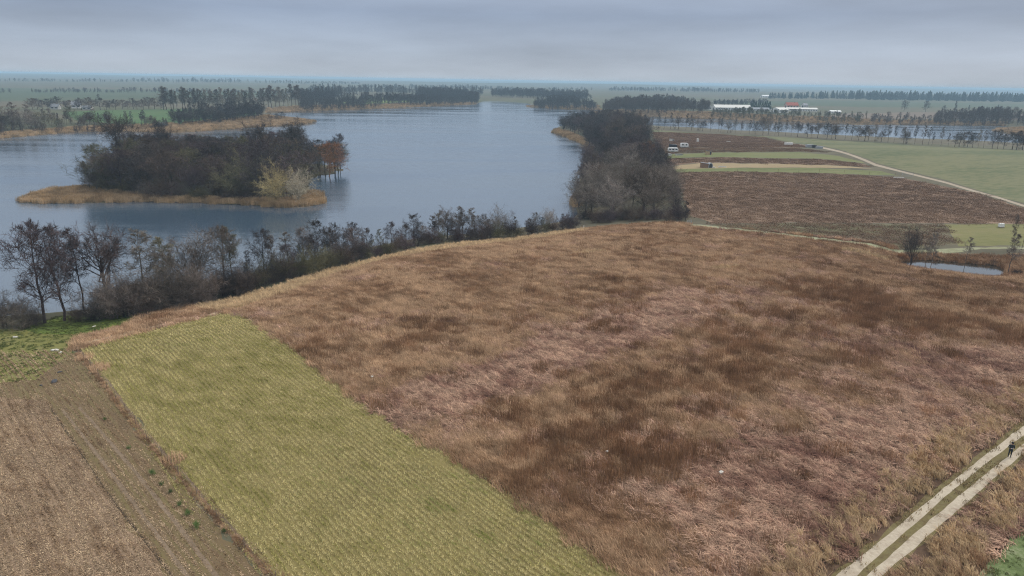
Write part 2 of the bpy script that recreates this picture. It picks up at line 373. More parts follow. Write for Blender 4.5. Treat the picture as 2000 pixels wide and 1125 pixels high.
# one conforming triangulation of the whole country, cut along the field edges
rr = [12.0]
while rr[-1] < 15000: rr.append(rr[-1] * (1.022 if rr[-1] < 420 else 1.035))
pts = []
for i, r in enumerate(rr):
    th = np.radians(np.arange(-58, 58.01, .55 if r < 1500 else 1.1) + (.27 if i % 2 else 0))
    pts.append(np.stack([np.sin(th) * r, np.cos(th) * r], 1))
    if i % 6 == 0:
        th = np.radians(np.arange(66, 295, 8)); pts.append(np.stack([np.sin(th) * r, np.cos(th) * r], 1))
pts.append(np.array([[0., 0.]]))
pts = np.vstack(pts)
V2 = [Vector(p) for p in pts]; E2 = []
polys = []
for name, mat, poly in REG:
    r = np.hypot(poly[:, 0], poly[:, 1]).min(); st = 1.2 if mat in ('sand', 'mark', 'furrow', 'brown2') else np.clip(r / 70, 1.5, 40)
    d = densify(poly, st, True, .12 * st if mat not in ('sand', 'mark', 'furrow', 'brown2', 'sand2') else .03, len(polys))
    polys.append(d); k = len(V2); V2 += [Vector(p) for p in d]; E2 += [(k + i, k + (i + 1) % len(d)) for i in range(len(d))]
for shp, st in ((ISLAND, 2.0), (POND, .8), (densify(LAKE, 40), 3.0)):
    d = densify(shp, st) if shp is not LAKE else shp
    rfil = np.hypot(d[:, 0], d[:, 1]); k = len(V2); V2 += [Vector(p) for p in d]
    E2 += [(k + i, k + (i + 1) % len(d)) for i in range(len(d))]
cv, ce, cf, _, _, _ = delaunay_2d_cdt(V2, E2, [], 0, 1e-3)
cv = np.array([tuple(v) for v in cv]); cf = np.array([tuple(f) for f in cf], dtype=np.int32)
hz = height(cv); V3 = np.column_stack([cv, hz])
cen = cv[cf].mean(1); reg = np.full(len(cf), -1)
for i, d in enumerate(polys):
    lo, hi = d.min(0), d.max(0); cand = np.where(((cen >= lo) & (cen <= hi)).all(1))[0]
    if len(cand): reg[cand[inside(cen[cand], d)]] = i
a = cv[cf]; area = (a[:, 1, 0] - a[:, 0, 0]) * (a[:, 2, 1] - a[:, 0, 1]) - (a[:, 1, 1] - a[:, 0, 1]) * (a[:, 2, 0] - a[:, 0, 0])
cf[area < 0] = cf[area < 0][:, ::-1]
STRUCT_LABEL = {}
for i in range(-1, len(REG)):
    f = cf[reg == i]
    if not len(f): continue
    u, inv = np.unique(f, return_inverse=True)
    nm, mt = ('ground', 'base') if i < 0 else REG[i][:2]
    o = link(nm, mesh_np(nm, V3[u], inv.reshape(-1, 3), GM[mt], True)); tag(o, kind='structure')

# ------------------------------------------------------------------ water
mw = Mat('lake_water', .12, .5); mw.b.inputs['IOR'].default_value = 2.0
streak = mw.noise(.012, 4, .6, mw.mapped(R_(-6), (.35, 2.2, 1)), .6)
mw.color(mw.ramp(streak, [(.38, (.05, .08, .115)), (.62, (.075, .11, .15))]))
wv = mw.mapped(R_(-6), (.55, 1.5, 1))
n1 = mw.noise(.9, 4, .6, wv); n2 = mw.noise(.16, 3, .5, wv)
ad = mw.n('ShaderNodeMath', operation='MULTIPLY_ADD'); ad.inputs[1].default_value = 1.6; mw.L(n2, ad.inputs[0]); mw.L(n1, ad.inputs[2])
bp = mw.n('ShaderNodeBump'); bp.inputs['Distance'].default_value = .08
mw.L(ad.outputs[0], bp.inputs['Height']); mw.L(mw.rng(streak, .35, .65, .25, .6), bp.inputs['Strength']); mw.L(bp.outputs[0], mw.b.inputs['Normal'])
mw.L(mw.rng(streak, .38, .62, .05, .22), mw.b.inputs['Roughness'])
th = [(-1600, -80), (1700, -80), (1700, 1900), (-1600, 1900)]
gx = np.linspace(-1600, 1700, 34); gy = np.linspace(-80, 1900, 21)
G = np.array([(x, y, 0) for y in gy for x in gx]); fi = [(j * 34 + i, j * 34 + i + 1, (j + 1) * 34 + i + 1, (j + 1) * 34 + i) for j in range(20) for i in range(33)]
tag(link('lake', mesh_np('lake', G, np.array(fi), mw.m, True)), kind='structure')
mp_ = Mat('pond_water', .03, .5); mp_.b.inputs['IOR'].default_value = 3.5; mp_.color((.02, .022, .02)); mp_.bump(mp_.noise(2.0, 2), .06, .03)
pc = POND.mean(0); pr = pc + (POND - pc) * 1.08
bm = bmesh.new(); vs_ = [bm.verts.new((x, y, POND_Z)) for x, y in pr]; bm.faces.new(vs_); bmesh.ops.triangulate(bm, faces=bm.faces)
bmesh.ops.recalc_face_normals(bm, faces=bm.faces)
me = bpy.data.meshes.new('pond'); bm.to_mesh(me); bm.free(); me.materials.append(mp_.m); tag(link('pond', me), kind='structure')
# ------------------------------------------------------------------ the air
HZ = 16000
mh = bpy.data.materials.new('haze_air'); mh.use_nodes = True; mh.node_tree.nodes.clear()
pv = mh.node_tree.nodes.new('ShaderNodeVolumePrincipled'); pv.inputs['Color'].default_value = (.56, .81, 1.0, 1); pv.inputs['Density'].default_value = HAZE_DENSITY
ho = mh.node_tree.nodes.new('ShaderNodeOutputMaterial'); mh.node_tree.links.new(pv.outputs[0], ho.inputs['Volume'])
zb, zt = float(hz.min()) - 1.0, 47.0
b = MB().box(-HZ, HZ, -HZ, HZ, zb, zt)
tag(b.build('haze', mh), kind='stuff')
# ------------------------------------------------------------------ scattered ground vegetation (stuff)
def scatter(name, pts, rot, scl, idx, protos, label, cat, kind='stuff'):
    """one object: its points carry instances of the given tuft meshes"""
    n = len(pts); me = bpy.data.meshes.new(name); me.vertices.add(n)
    me.vertices.foreach_set('co', np.ascontiguousarray(pts, dtype=np.float32).ravel())
    a = me.attributes.new('rot', 'FLOAT_VECTOR', 'POINT'); rv = np.zeros((n, 3), np.float32); rv[:, 2] = rot; a.data.foreach_set('vector', rv.ravel())
    a = me.attributes.new('scl', 'FLOAT', 'POINT'); a.data.foreach_set('value', np.broadcast_to(np.asarray(scl, np.float32), n).copy())
    a = me.attributes.new('pick', 'INT', 'POINT'); a.data.foreach_set('value', np.asarray(idx, np.int32))
    o = link(name, me)
    t = bpy.data.node_groups.new(name, 'GeometryNodeTree')
    t.interface.new_socket('Geometry', in_out='INPUT', socket_type='NodeSocketGeometry'); t.interface.new_socket('Geometry', in_out='OUTPUT', socket_type='NodeSocketGeometry')
    gi, go = t.nodes.new('NodeGroupInput'), t.nodes.new('NodeGroupOutput')
    j = t.nodes.new('GeometryNodeJoinGeometry')
    for p in protos:
        oi = t.nodes.new('GeometryNodeObjectInfo'); oi.inputs['Object'].default_value = p; oi.inputs['As Instance'].default_value = True
        t.links.new(oi.outputs['Geometry'], j.inputs[0])
    ip = t.nodes.new('GeometryNodeInstanceOnPoints'); ip.inputs['Pick Instance'].default_value = True
    def attr(nm, ty):
        x = t.nodes.new('GeometryNodeInputNamedAttribute'); x.data_type = ty; x.inputs['Name'].default_value = nm; return x.outputs[0]
    e2r = t.nodes.new('FunctionNodeEulerToRotation'); t.links.new(attr('rot', 'FLOAT_VECTOR'), e2r.inputs[0])
    t.links.new(gi.outputs[0], ip.inputs['Points']); t.links.new(j.outputs[0], ip.inputs['Instance'])
    t.links.new(attr('pick', 'INT'), ip.inputs['Instance Index']); t.links.new(e2r.outputs[0], ip.inputs['Rotation']); t.links.new(attr('scl', 'FLOAT'), ip.inputs['Scale'])
    t.links.new(ip.outputs[0], go.inputs[0])
    md = o.modifiers.new('scatter', 'NODES'); md.node_group = t
    return tag(o, label, cat, None, kind)
def proto(name, me): return bpy.data.objects.new(name, me)
def blades(seed, n, size, L, w, lean, wind, spread, mat, clump=0, rows=0, k=3, droop=.5):
    """n curved ribbons on a size x size patch; wind = lean direction"""
    g = np.random.default_rng(seed)
    if clump:
        cc = g.uniform(-size / 2, size / 2, (clump, 2)); ci = g.integers(0, clump, n); b = cc[ci] + g.normal(size=(n, 2)) * .16; az = wind + g.normal(size=clump)[ci] * spread + g.normal(size=n) * .5
        ls = g.uniform(.65, 1.25, clump)[ci]
    else:
        b = g.uniform(-size / 2, size / 2, (n, 2)); az = wind + g.normal(size=n) * spread; ls = 1
    if rows: b[:, 1] = (np.floor(b[:, 1] / rows) + .5) * rows + g.normal(size=n) * rows * .16
    Ln = L * g.uniform(.55, 1.2, n) * ls; le = np.clip(lean + g.normal(size=n) * .22, .03, 1.45)
    P = np.zeros((n, k, 3)); P[:, 0, :2] = b; P[:, 0, 2] = -.05; ang = le * .5
    for i in range(1, k):
        st = Ln / (k - 1); P[:, i, 0] = P[:, i - 1, 0] + np.cos(az) * np.sin(ang) * st; P[:, i, 1] = P[:, i - 1, 1] + np.sin(az) * np.sin(ang) * st
        P[:, i, 2] = P[:, i - 1, 2] + np.cos(ang) * st; ang = np.clip(ang + le * droop * 1.5, 0, 1.75)
    fa = az + np.pi / 2 + g.normal(size=n) * .6; side = np.stack([np.cos(fa), np.sin(fa), np.zeros(n)], 1)
    wd = w * g.uniform(.6, 1.4, n); prof = np.linspace(1, .35, k)
    V = np.stack([P - side[:, None] * (wd[:, None] * prof)[..., None] / 2, P + side[:, None] * (wd[:, None] * prof)[..., None] / 2], 2).reshape(-1, 3)
    i0 = (np.arange(n)[:, None] * k + np.arange(k - 1)).ravel() * 2
    F = np.stack([i0, i0 + 1, i0 + 3, i0 + 2], 1)
    return mesh_np('tuft', V, F, mat)
def grass_mat(name, cols, s1=.07, s2=.8, isl=.35, inst=.32):
    """colour drifts over metres, from clump to clump and from blade to blade"""
    m = Mat(name, .9, .08); v = m.mapped(R_(35), (.6, 1.3, 1))
    f = None
    for sc_, w_, d_ in ((s1, .40, 4), (s2 * .55, .38, 4), (s2 * 2.6, .22, 3)):
        x = m.n('ShaderNodeMath', operation='MULTIPLY_ADD'); x.inputs[1].default_value = w_; x.inputs[2].default_value = 0; m.L(m.noise(sc_, d_, .6, v), x.inputs[0])
        if f is not None: m.L(f, x.inputs[2])
        f = x.outputs[0]
    n = len(cols); c = m.ramp(f, [(.37 + .26 * i / (n - 1), x) for i, x in enumerate(cols)])
    c = m.mix(1.0, c, m.ramp(m._pos.outputs['Random Per Island'], [(0, (1 - isl,) * 3), (1, (1 + isl,) * 3)]), 'MULTIPLY')
    oi = m.n('ShaderNodeObjectInfo'); c = m.mix(1.0, c, m.ramp(oi.outputs['Random'], [(0, (1 - inst,) * 3), (1, (1 + inst,) * 3)]), 'MULTIPLY')
    m.color(c); return m.m
GR = {
 'straw': grass_mat('dry_straw_grass', [(.17, .092, .05), (.29, .175, .10), (.46, .305, .185), (.33, .205, .12)]),
 'pink': grass_mat('wilted_reddish_grass', [(.125, .062, .045), (.25, .14, .10), (.47, .31, .215), (.23, .124, .088)], .1, .9, .5),
 'weed': grass_mat('brown_weed_stalks', [(.16, .085, .045), (.29, .165, .09), (.43, .26, .15)], .1, 1.0, .4),
 'gold': grass_mat('golden_grass', [(.38, .26, .14), (.52, .375, .22), (.46, .31, .17)], .1, .8),
 'green': grass_mat('stubble_grass', [(.20, .18, .06), (.37, .335, .12), (.60, .51, .26), (.29, .295, .09)], .05, .9, .5, .1),
 'lush': grass_mat('lush_grass', [(.07, .085, .025), (.12, .145, .045), (.19, .19, .075)], .2, 1.0, .4),
 'reed': grass_mat('reed_straw', [(.32, .215, .115), (.44, .315, .185), (.54, .40, .255)], .05, .4, .35),
 'clod': grass_mat('stubble_bits', [(.13, .08, .045), (.28, .19, .115), (.42, .31, .2), (.2, .13, .078)], .4, 1.5, .5),
 'far': grass_mat('fallow_tufts', [(.12, .075, .05), (.20, .13, .088), (.29, .195, .13)], .05, .4, .3, .08),
}
PR = {}
def fam(key, cnt, **k): PR[key] = [proto(key, blades(100 * len(PR) + i, **k)) for i in range(cnt)]
fam('straw', 5, n=170, size=1.9, L=.75, w=.05, lean=.75, wind=2.4, spread=.5, mat=GR['straw'])
fam('pink', 6, n=130, size=1.9, L=1.0, w=.06, lean=1.05, wind=2.4, spread=.9, mat=GR['pink'], clump=9, k=4)
fam('weed', 5, n=130, size=1.9, L=1.0, w=.035, lean=.22, wind=1, spread=2.5, mat=GR['weed'], droop=.2)
fam('gold', 4, n=150, size=1.7, L=.9, w=.05, lean=.7, wind=2.6, spread=.7, mat=GR['gold'], clump=8)
fam('green', 9, n=600, size=3.2, L=.22, w=.045, lean=.6, wind=1.5, spread=2, mat=GR['green'], rows=.55)
fam('lush', 3, n=380, size=2.4, L=.3, w=.045, lean=.6, wind=1.5, spread=2.5, mat=GR['lush'], clump=22)
fam('reed', 4, n=420, size=3.4, L=2.0, w=.06, lean=.25, wind=1, spread=2, mat=GR['reed'], droop=.3)
fam('clod', 4, n=330, size=3.2, L=.2, w=.07, lean=1.1, wind=1.0, spread=3, mat=GR['clod'], rows=.55)
fam('far', 3, n=300, size=5.0, L=.4, w=.09, lean=.9, wind=1.0, spread=3, mat=GR['far'])
GR['worn'] = grass_mat('worn_grass', [(.09, .06, .03), (.2, .15, .065), (.32, .23, .125), (.15, .14, .045)], .3, 1.8, .5)
fam('tuft', 5, n=55, size=1.0, L=.26, w=.045, lean=.6, wind=0, spread=3, mat=GR['worn'])
def fill(poly, step, jit=.45, extra=None):
    lo, hi = poly.min(0), poly.max(0)
    x, y = np.meshgrid(np.arange(lo[0], hi[0], step), np.arange(lo[1], hi[1], step)); p = np.stack([x.ravel(), y.ravel()], 1)
    p = p + rng.uniform(-jit, jit, p.shape) * step
    return p[sdf(p, poly) + .25 * step * wob(p, step * 1.2, 4) > 0]
def rowfill(poly, ang, su, sv):
    ca, sa = math.cos(ang), math.sin(ang); Rm = np.array([[ca, -sa], [sa, ca]]); q = poly @ Rm; lo, hi = q.min(0), q.max(0)
    u, v = np.meshgrid(np.arange(lo[0], hi[0], su), np.arange(lo[1], hi[1], sv)); p = np.stack([u.ravel(), v.ravel()], 1); p[:, 0] += rng.uniform(-.5, .5, len(p)) * su
    p = p @ Rm.T; return p[inside(p, poly)]
def infr(p, m=90):
    """keep what the photograph can see, with a margin for a step to the side"""
    v = np.column_stack([p, height(p) - CAMZ]) @ CRn; ok = v[:, 2] < -1
    x = 1000 - v[:, 0] / v[:, 2] * FPX; y = 562.5 + v[:, 1] / v[:, 2] * FPX
    return ok & (x > -m) & (x < 2000 + m) & (y < 1125 + m)
def on(p, dz=0.0): return np.column_stack([p, height(p) + dz])
def ell(P, px, rx, ry, rot=0):
    """soft spot around a place; radii in metres"""
    c = at(*px)[:2]; d = P - c; ca, sa = math.cos(rot), math.sin(rot); u = d[:, 0] * ca + d[:, 1] * sa; v = -d[:, 0] * sa + d[:, 1] * ca
    return np.exp(-((u / rx) ** 2 + (v / ry) ** 2))
REGP = {}
for (nm, mt, _), d in zip(REG, polys): REGP.setdefault(mt, []).append(d)
bf = REGP['brown'][0]
p = fill(bf, .86)
keep = infr(p, 130)
for k in ('green', 'fallow', 'plough', 'meadow', 'bright', 'sandpatch', 'crop', 'palegreen', 'darkfallow', 'plot'):
    for d in REGP[k]: keep &= ~inside(p, d)
keep &= sdf(p, POND) < -1.0
for d in REGP['sand']: keep &= sdf(p, d) < -.85
p = p[keep]
# the plant cover as the photograph shows it: dark weeds, wilted reddish tussocks, straw between
wd = 1.7 * ell(p, (1740, 605), 18, 6, -.6) + .8 * ell(p, (1600, 560), 11, 3.5, -.5) + .75 * ell(p, (1840, 650), 14, 4, -.5) + 1.4 * ell(p, (1230, 915), 6.5, 3, .5) + .6 * ell(p, (1050, 870), 5, 2.5, .5) \
   + .6 * ell(p, (1300, 760), 8, 4, .6) + .6 * ell(p, (1420, 720), 7, 4, .6) + .5 * ell(p, (780, 670), 9, 3, .2) + .45 * ell(p, (1180, 560), 14, 4, .3) + .5 * ell(p, (1560, 720), 8, 4, 0) + .4 * ell(p, (1060, 515), 7, 3, 0)
wd = .62 * wd + .4 * ell(p, (1250, 820), 18, 10, .6) + .5 * ell(p, (1500, 650), 18, 8, .5) + .35 * ell(p, (900, 640), 22, 7, .4) + .12 + .17 * wob(p, 4.0, 1) + .2 * wob(p, 1.3, 6) + .12 * wob(p, .7, 12)
pk = .9 * ell(p, (1000, 730), 26, 7, .62) + .9 * ell(p, (1300, 610), 24, 9, .5) + .9 * ell(p, (1780, 840), 22, 12, .6) + .8 * ell(p, (1500, 1000), 14, 10, .5) + .8 * ell(p, (1900, 700), 20, 10, -.3) + .5 * ell(p, (1950, 1000), 20, 12, 0)
pk = pk + .15 + .2 * wob(p, 5.0, 11) + .2 * wob(p, 1.8, 15)
u_ = rng.random(len(p)); isw = u_ < sstep(.12, 1.05, wd) * .82; ispk = (rng.random(len(p)) < sstep(.05, .9, pk)) & ~isw
gold = (np.min([np.abs(sdf(p, d)) for d in REGP['trackgreen']], 0) < 4.0) & (rng.random(len(p)) < .6) | (.8 * ell(p, (1420, 525), 6, 2, .3) + .6 * ell(p, (1150, 495), 10, 2, .3) + .7 * ell(p, (1700, 500), 12, 4, -.3) > .5)
gold |= (sdf(p, REGP['straw'][0]) > -1)
isw &= ~gold; ispk &= ~gold
def put(name, sel, key, label, cat, wind=0.0, s=(.8, 1.15), pts=None, spread=.25, zoff=0.0):
    q = p[sel] if pts is None else pts
    if not len(q): return
    scatter(name, on(q, zoff), wind + rng.normal(size=len(q)) * spread, rng.uniform(*s, len(q)), rng.integers(0, len(PR[key]), len(q)), PR[key], label, cat)
put('dry_grass', ~isw & ~ispk & ~gold, 'straw', 'pale tan dry grass covering the large brown field', 'dry grass')
put('wilted_grass', ispk, 'pink', 'reddish wilted tussock grass in drifts across the brown field', 'dry grass')
put('brown_weeds', isw, 'weed', 'dark brown upright weed stalks in patches across the field', 'weeds', s=(.7, 1.2), spread=3)
put('golden_grass', gold, 'gold', 'golden grass along the track and the lakeside edge of the field', 'dry grass', s=(.7, 1.0))
gf = REGP['green'][0]; q = rowfill(gf, GDIR, 1.6, 1.65); q = q[infr(q, 120)]; q = q[(wob(q, 1.2, 7) + .6 * wob(q, 4, 2)) > -1.75]
put('stubble_grass', None, 'green', 'short yellow-green stubble grass in rows on the foreground strip', 'grass', wind=GDIR, s=(.98, 1.02), pts=q, spread=.0)
q = np.vstack([rowfill(REGP['plough'][0], PDIR, 1.6, 1.65), rowfill(REGP['fallow'][0], PDIR, 1.7, 2.2)]); q = q[infr(q, 120)]
put('stubble_bits', None, 'clod', 'dry stubble and clods lying in rows on the ploughed strip', 'stubble', wind=PDIR, s=(.98, 1.02), pts=q, spread=.0)
q = np.vstack([fill(d, 1.5) for d in REGP['bright'] + REGP['meadow'] + REGP['crop']]); q = q[infr(q, 120)]
tv = fill(REGP['trackgreen'][0], .8)
for d in REGP['sand']: tv = tv[~(sdf(tv, d) > -.2)]
tv = tv[infr(tv, 120)]
put('track_grass', None, 'tuft', 'low worn grass between and beside the ruts of the track', 'grass', s=(.8, 1.5), pts=tv, spread=3)
put('green_grass', None, 'lush', 'short green grass by the shore and beside the sandy track', 'grass', s=(.3, .65), pts=q, spread=3)
# the thin ridge of dry grass between the tilled strip and the green one
a_, b_ = at(150, 690)[:2], at(545, 1140)[:2]; ridge = densify(np.array([a_, at(285, 858)[:2], at(420, 1010)[:2], b_]), .33, False, .12)
put('ridge_grass', None, 'straw', 'thin ridge of dry grass along the wire fence line', 'dry grass', s=(.22, .4), pts=ridge, spread=3)
q = np.vstack([fill(d, 2.8) for d in REGP['heath'] + REGP['darkfallow']]); q = q[infr(q, 60)]
put('fallow_tufts', None, 'far', 'low reddish brown tufts on the fallow fields by the wood', 'weeds', s=(.75, 1.0), pts=q, spread=3)
# reed beds
def band(px, w, z=0.0, off=0.0):
    l = plane(px, z); t_ = np.gradient(l, axis=0); t_ /= np.linalg.norm(t_, axis=1)[:, None]; n_ = np.stack([-t_[:, 1], t_[:, 0]], 1)
    return np.vstack([l + n_ * off, (l + n_ * (off + w))[::-1]])
rp = [fill(plane([(36, 391), (60, 396.5), (80, 398), (245, 393.5), (455, 398), (546, 405), (600, 403.5), (626, 398), (635, 388), (625, 381), (604, 377), (598, 388), (560, 393), (520, 394), (440, 391), (300, 386), (200, 380), (165, 370), (105, 371.5)], .3), 1.5),
      fill(plane([(1079, 258), (1086, 254), (1112, 261), (1146, 276), (1150, 287), (1135, 279), (1105, 267)], .3), 2.0),
      fill(plane([(1124, 384), (1131, 384), (1130, 404), (1122, 401)], .3), 1.5)]
put('reed_bed', None, 'reed', 'tan reed bed fringing the wooded island', 'reeds', pts=rp[0], spread=3, s=(.5, .95))
put('reed_bed', None, 'reed', 'tan reeds at the water edge of the lakeside wood', 'reeds', pts=np.vstack(rp[1:]), spread=3, s=(.7, 1.1))
FR = [fill(plane([(618, 237.5), (560, 232), (530, 231), (500, 238), (350, 251), (224, 251), (130, 254), (0, 264), (0, 270), (45, 266), (130, 258.5), (224, 255.5), (350, 259), (490, 249), (600, 241)], .3), 3),
      fill(plane([(520, 221), (600, 217.3), (700, 213.8), (775, 210.3), (932, 203.3), (930, 201.5), (775, 207.5), (700, 210.5), (600, 213.5), (525, 217)], .3), 3.6),
      fill(plane([(1150, 222.3), (1200, 225.3), (1300, 229), (1415, 233.3), (1545, 238.3), (1685, 243.3), (1825, 243.3), (1965, 246.3), (1965, 244), (1825, 241), (1685, 239.5), (1545, 235), (1415, 229), (1300, 224.5), (1160, 219.5)], .3), 3.6),
      fill(plane([(1027, 209), (1104, 213.2), (1174, 215.6), (1170, 213), (1104, 211), (1030, 207)], .3), 4), fill(plane([(1942, 255.5), (2000, 266), (2100, 270), (2100, 262), (2000, 253), (1950, 252)], .3), 3.4)]
for q, l in zip(FR, ('tan reed belt on the far left shore and its pointed spit', 'tan reed belt below the woods of the far left shore', 'brown reed belt along the far shore behind the tree row', 'brown reed belt by the distant headland', 'reed spit at the far right of the lake')):
    put('reed_bed', None, 'reed', l, 'reeds', pts=q, spread=3, s=(.8, 1.2))
# tall dead grass and sedge around the pond
pb = POND.mean(0) + (POND - POND.mean(0)) * 1.35; q = fill(pb, .9); q = q[(sdf(q, POND) < -.2)]
put('sedge', None, 'weed', 'dark brown sedge around the small pond', 'sedge', pts=q, spread=3, s=(.5, .9))
# ------------------------------------------------------------------ bare winter trees
def twig_mat(name, mult=1.0):
    m = Mat(name, .9, .1); oi = m.n('ShaderNodeObjectInfo'); n = m.noise(.35, 3)
    c = m.mix(1.0, oi.outputs['Color'], m.ramp(n, [(.3, (.7 * mult,) * 3), (.7, (1.3 * mult,) * 3)]), 'MULTIPLY')
    m.pos(); c = m.mix(1.0, c, m.ramp(m._pos.outputs['Random Per Island'], [(0, (.65,) * 3), (1, (1.35,) * 3)]), 'MULTIPLY')
    m.color(c); return m.m
def bark_mat():
    m = Mat('bark', .95, .1); n = m.noise(3.0, 5, .65, m.mapped(0, (1, 1, .3)))
    oi = m.n('ShaderNodeObjectInfo')
    m.color(m.mix(1.0, oi.outputs['Color'], m.ramp(n, [(.3, (.6, .6, .6)), (.7, (1.4, 1.4, 1.4))]), 'MULTIPLY')); m.bump(n, .5, .05); return m.m
BARK, TWIG = bark_mat(), twig_mat('twigs')
NEEDLE = twig_mat('needles')
def unit(v): return v / np.maximum(np.linalg.norm(v, axis=-1, keepdims=True), 1e-9)
def children(g, P, L, n, t0, t1, ang, asd, ln, k, jit, trop, tpow=1.0):
    """P (m,q,3) parents, L lengths -> polylines (m*n,k,3)"""
    m, q = P.shape[:2]; par = np.repeat(np.arange(m), n)
    t = t0 + (t1 - t0) * ((np.tile(np.arange(n), m) + g.random(m * n)) / n) ** tpow
    x = np.clip(t * (q - 1), 0, q - 1.001); i = x.astype(int); f = (x - i)[:, None]
    a, b = P[par, i], P[par, i + 1]; p0 = a + (b - a) * f; tg = unit(b - a)
    pr = unit(np.cross(tg, g.normal(size=tg.shape))); an = (ang + g.normal(size=m * n) * asd)[:, None]
    d = unit(tg * np.cos(an) + pr * np.sin(an)); le = ln(t, L[par]) * g.uniform(.75, 1.25, m * n)
    out = [p0]; st = (le / (k - 1))[:, None]
    for _ in range(k - 1):
        d = unit(d + g.normal(size=d.shape) * jit + np.array([0, 0, trop])); out.append(out[-1] + d * st)
    return np.stack(out, 1), le, t, par
def tubes(P, r0, r1, s):
    n, k = P.shape[:2]; tg = unit(np.gradient(P, axis=1)); ref = np.where(np.abs(tg[..., 2:3]) > .9, [[[1., 0, 0]]], [[[0, 0, 1.]]])
    u = unit(np.cross(tg, ref)); v = np.cross(tg, u); rad = (r0[:, None] + (r1 - r0)[:, None] * np.linspace(0, 1, k))[..., None, None]
    an = np.arange(s) * 2 * np.pi / s; V = P[:, :, None] + rad * (u[:, :, None] * np.cos(an)[:, None] + v[:, :, None] * np.sin(an)[:, None])
    b = (np.arange(n)[:, None, None] * k + np.arange(k - 1)[:, None]) * s + np.arange(s); c = (np.arange(n)[:, None, None] * k + np.arange(k - 1)[:, None]) * s + (np.arange(s) + 1) % s
    return V.reshape(-1, 3), np.stack([b, c, c + s, b + s], -1).reshape(-1, 4)
def ribbons(g, P, w0, w1):
    n, k = P.shape[:2]; tg = unit(P[:, -1] - P[:, 0]); sd = unit(np.cross(tg, g.normal(size=tg.shape)))[:, None]
    w = (w0 + (w1 - w0) * np.linspace(0, 1, k))[None, :, None] / 2
    V = np.stack([P - sd * w, P + sd * w], 2).reshape(-1, 3); i = ((np.arange(n)[:, None] * k + np.arange(k - 1)) * 2).ravel()
    return V, np.stack([i, i + 1, i + 3, i + 2], 1)
def cat_(parts):
    V, F, o = [], [], 0
    for v, f in parts: V.append(v); F.append(f + o); o += len(v)
    return np.vstack(V), np.vstack(F)
def make_tree(seed, kind):
    """a 10 m tree: (wood V,F), (twig V,F)"""
    g = np.random.default_rng(seed); H = 10.0; Z = np.array([0, 0, 1.])
    def stem(top, k=8, wander=.25, base=(0, 0)):
        z = np.linspace(-.3, top, k); xy = np.cumsum(g.normal(size=(k, 2)) * wander * top / 20, 0); xy -= xy[0]; return np.column_stack([xy + base, z])
    fw = .032
    if kind == 'alder':
        T = stem(H * .97)[None]; sh = lambda t, L: H * .36 * np.clip(np.sin(np.pi * (t * .88 + .1)) ** .8, .12, 1)
        A, la, ta, _ = children(g, T, np.array([H]), 32, .20, .99, R_(58), .2, sh, 5, .12, .07)
        r = (.16, .02); ra = .05 * (1.15 - ta); n2, n3, n4 = 7, 5, 4
    elif kind == 'oak':
        T = stem(H * .62, wander=.5)[None]; sh = lambda t, L: H * .52 * (1.1 - .45 * t)
        A, la, ta, _ = children(g, T, np.array([H]), 13, .42, 1, R_(52), .3, sh, 6, .26, .10)
        r = (.24, .07); ra = .09 * (1.25 - .6 * ta); n2, n3, n4 = 9, 7, 6
    elif kind == 'slender':
        T = stem(H, wander=.2)[None]; sh = lambda t, L: H * .24 * (1.25 - t)
        A, la, ta, _ = children(g, T, np.array([H]), 22, .35, .98, R_(48), .2, sh, 5, .16, .10)
        r = (.10, .015); ra = .03 * (1.2 - ta); n2, n3, n4 = 6, 5, 4
    elif kind == 'fan':
        T = np.stack([stem(H * .28, 5), stem(H * .22, 5, base=(.25, .15))]); sh = lambda t, L: H * .78 * g.uniform(.75, 1.05, len(t))
        A, la, ta, _ = children(g, T, np.full(2, H), 10, .35, 1, R_(33), .22, sh, 7, .10, .05)
        r = (.2, .12); ra = np.full(len(ta), .06); n2, n3, n4 = 10, 6, 5
    elif kind == 'bush':
        B = g.normal(size=(9, 2)) * .8; T = np.stack([stem(H * .18, 4, base=b) for b in B]); sh = lambda t, L: H * .80 * g.uniform(.6, 1.1, len(t))
        A, la, ta, _ = children(g, T, np.full(9, H), 4, .1, 1, R_(42), .3, sh, 6, .16, .02)
        r = (.06, .04); ra = np.full(len(ta), .035); n2, n3, n4 = 8, 6, 5; fw = .04
    elif kind == 'poplar':
        T = stem(H, wander=.15)[None]; sh = lambda t, L: H * .26 * np.clip(1.25 - t, .2, .9)
        A, la, ta, _ = children(g, T, np.array([H]), 34, .22, .99, R_(36), .15, sh, 5, .10, .12)
        r = (.13, .02); ra = .03 * (1.2 - ta); n2, n3, n4 = 6, 5, 4
    elif kind == 'conifer':
        T = stem(H, wander=.05)[None]; sh = lambda t, L: H * .26 * (1.08 - t)
        A, la, ta, _ = children(g, T, np.array([H]), 70, .1, .99, R_(98), .1, sh, 4, .06, .0)
        r = (.16, .01); ra = .02 * (1.2 - ta); n2, n3, n4 = 12, 5, 0; fw = .11
    B, lb, tb, _ = children(g, A, la, n2, .22, 1, R_(44), .25, lambda t, L: L * .42 * (1.15 - .5 * t), 4, .2, .06)
    D, ld, td, _ = children(g, B, lb, n3, .2, 1, R_(42), .3, lambda t, L: np.clip(L * .5, .28, 1.1), 3, .2, .05)
    wood = cat_([tubes(T, np.full(len(T), r[0]), np.full(len(T), r[1]), 7), tubes(A, ra, ra * .22, 5)])
    tw = [ribbons(g, B, .05, .03), ribbons(g, D, fw, fw * .6)]
    if n4:
        E, le, te, _ = children(g, D, ld, n4, .15, 1, R_(40), .3, lambda t, L: np.clip(L * .75, .25, .6), 2, .1, .05); tw.append(ribbons(g, E, fw * .8, fw * .45))
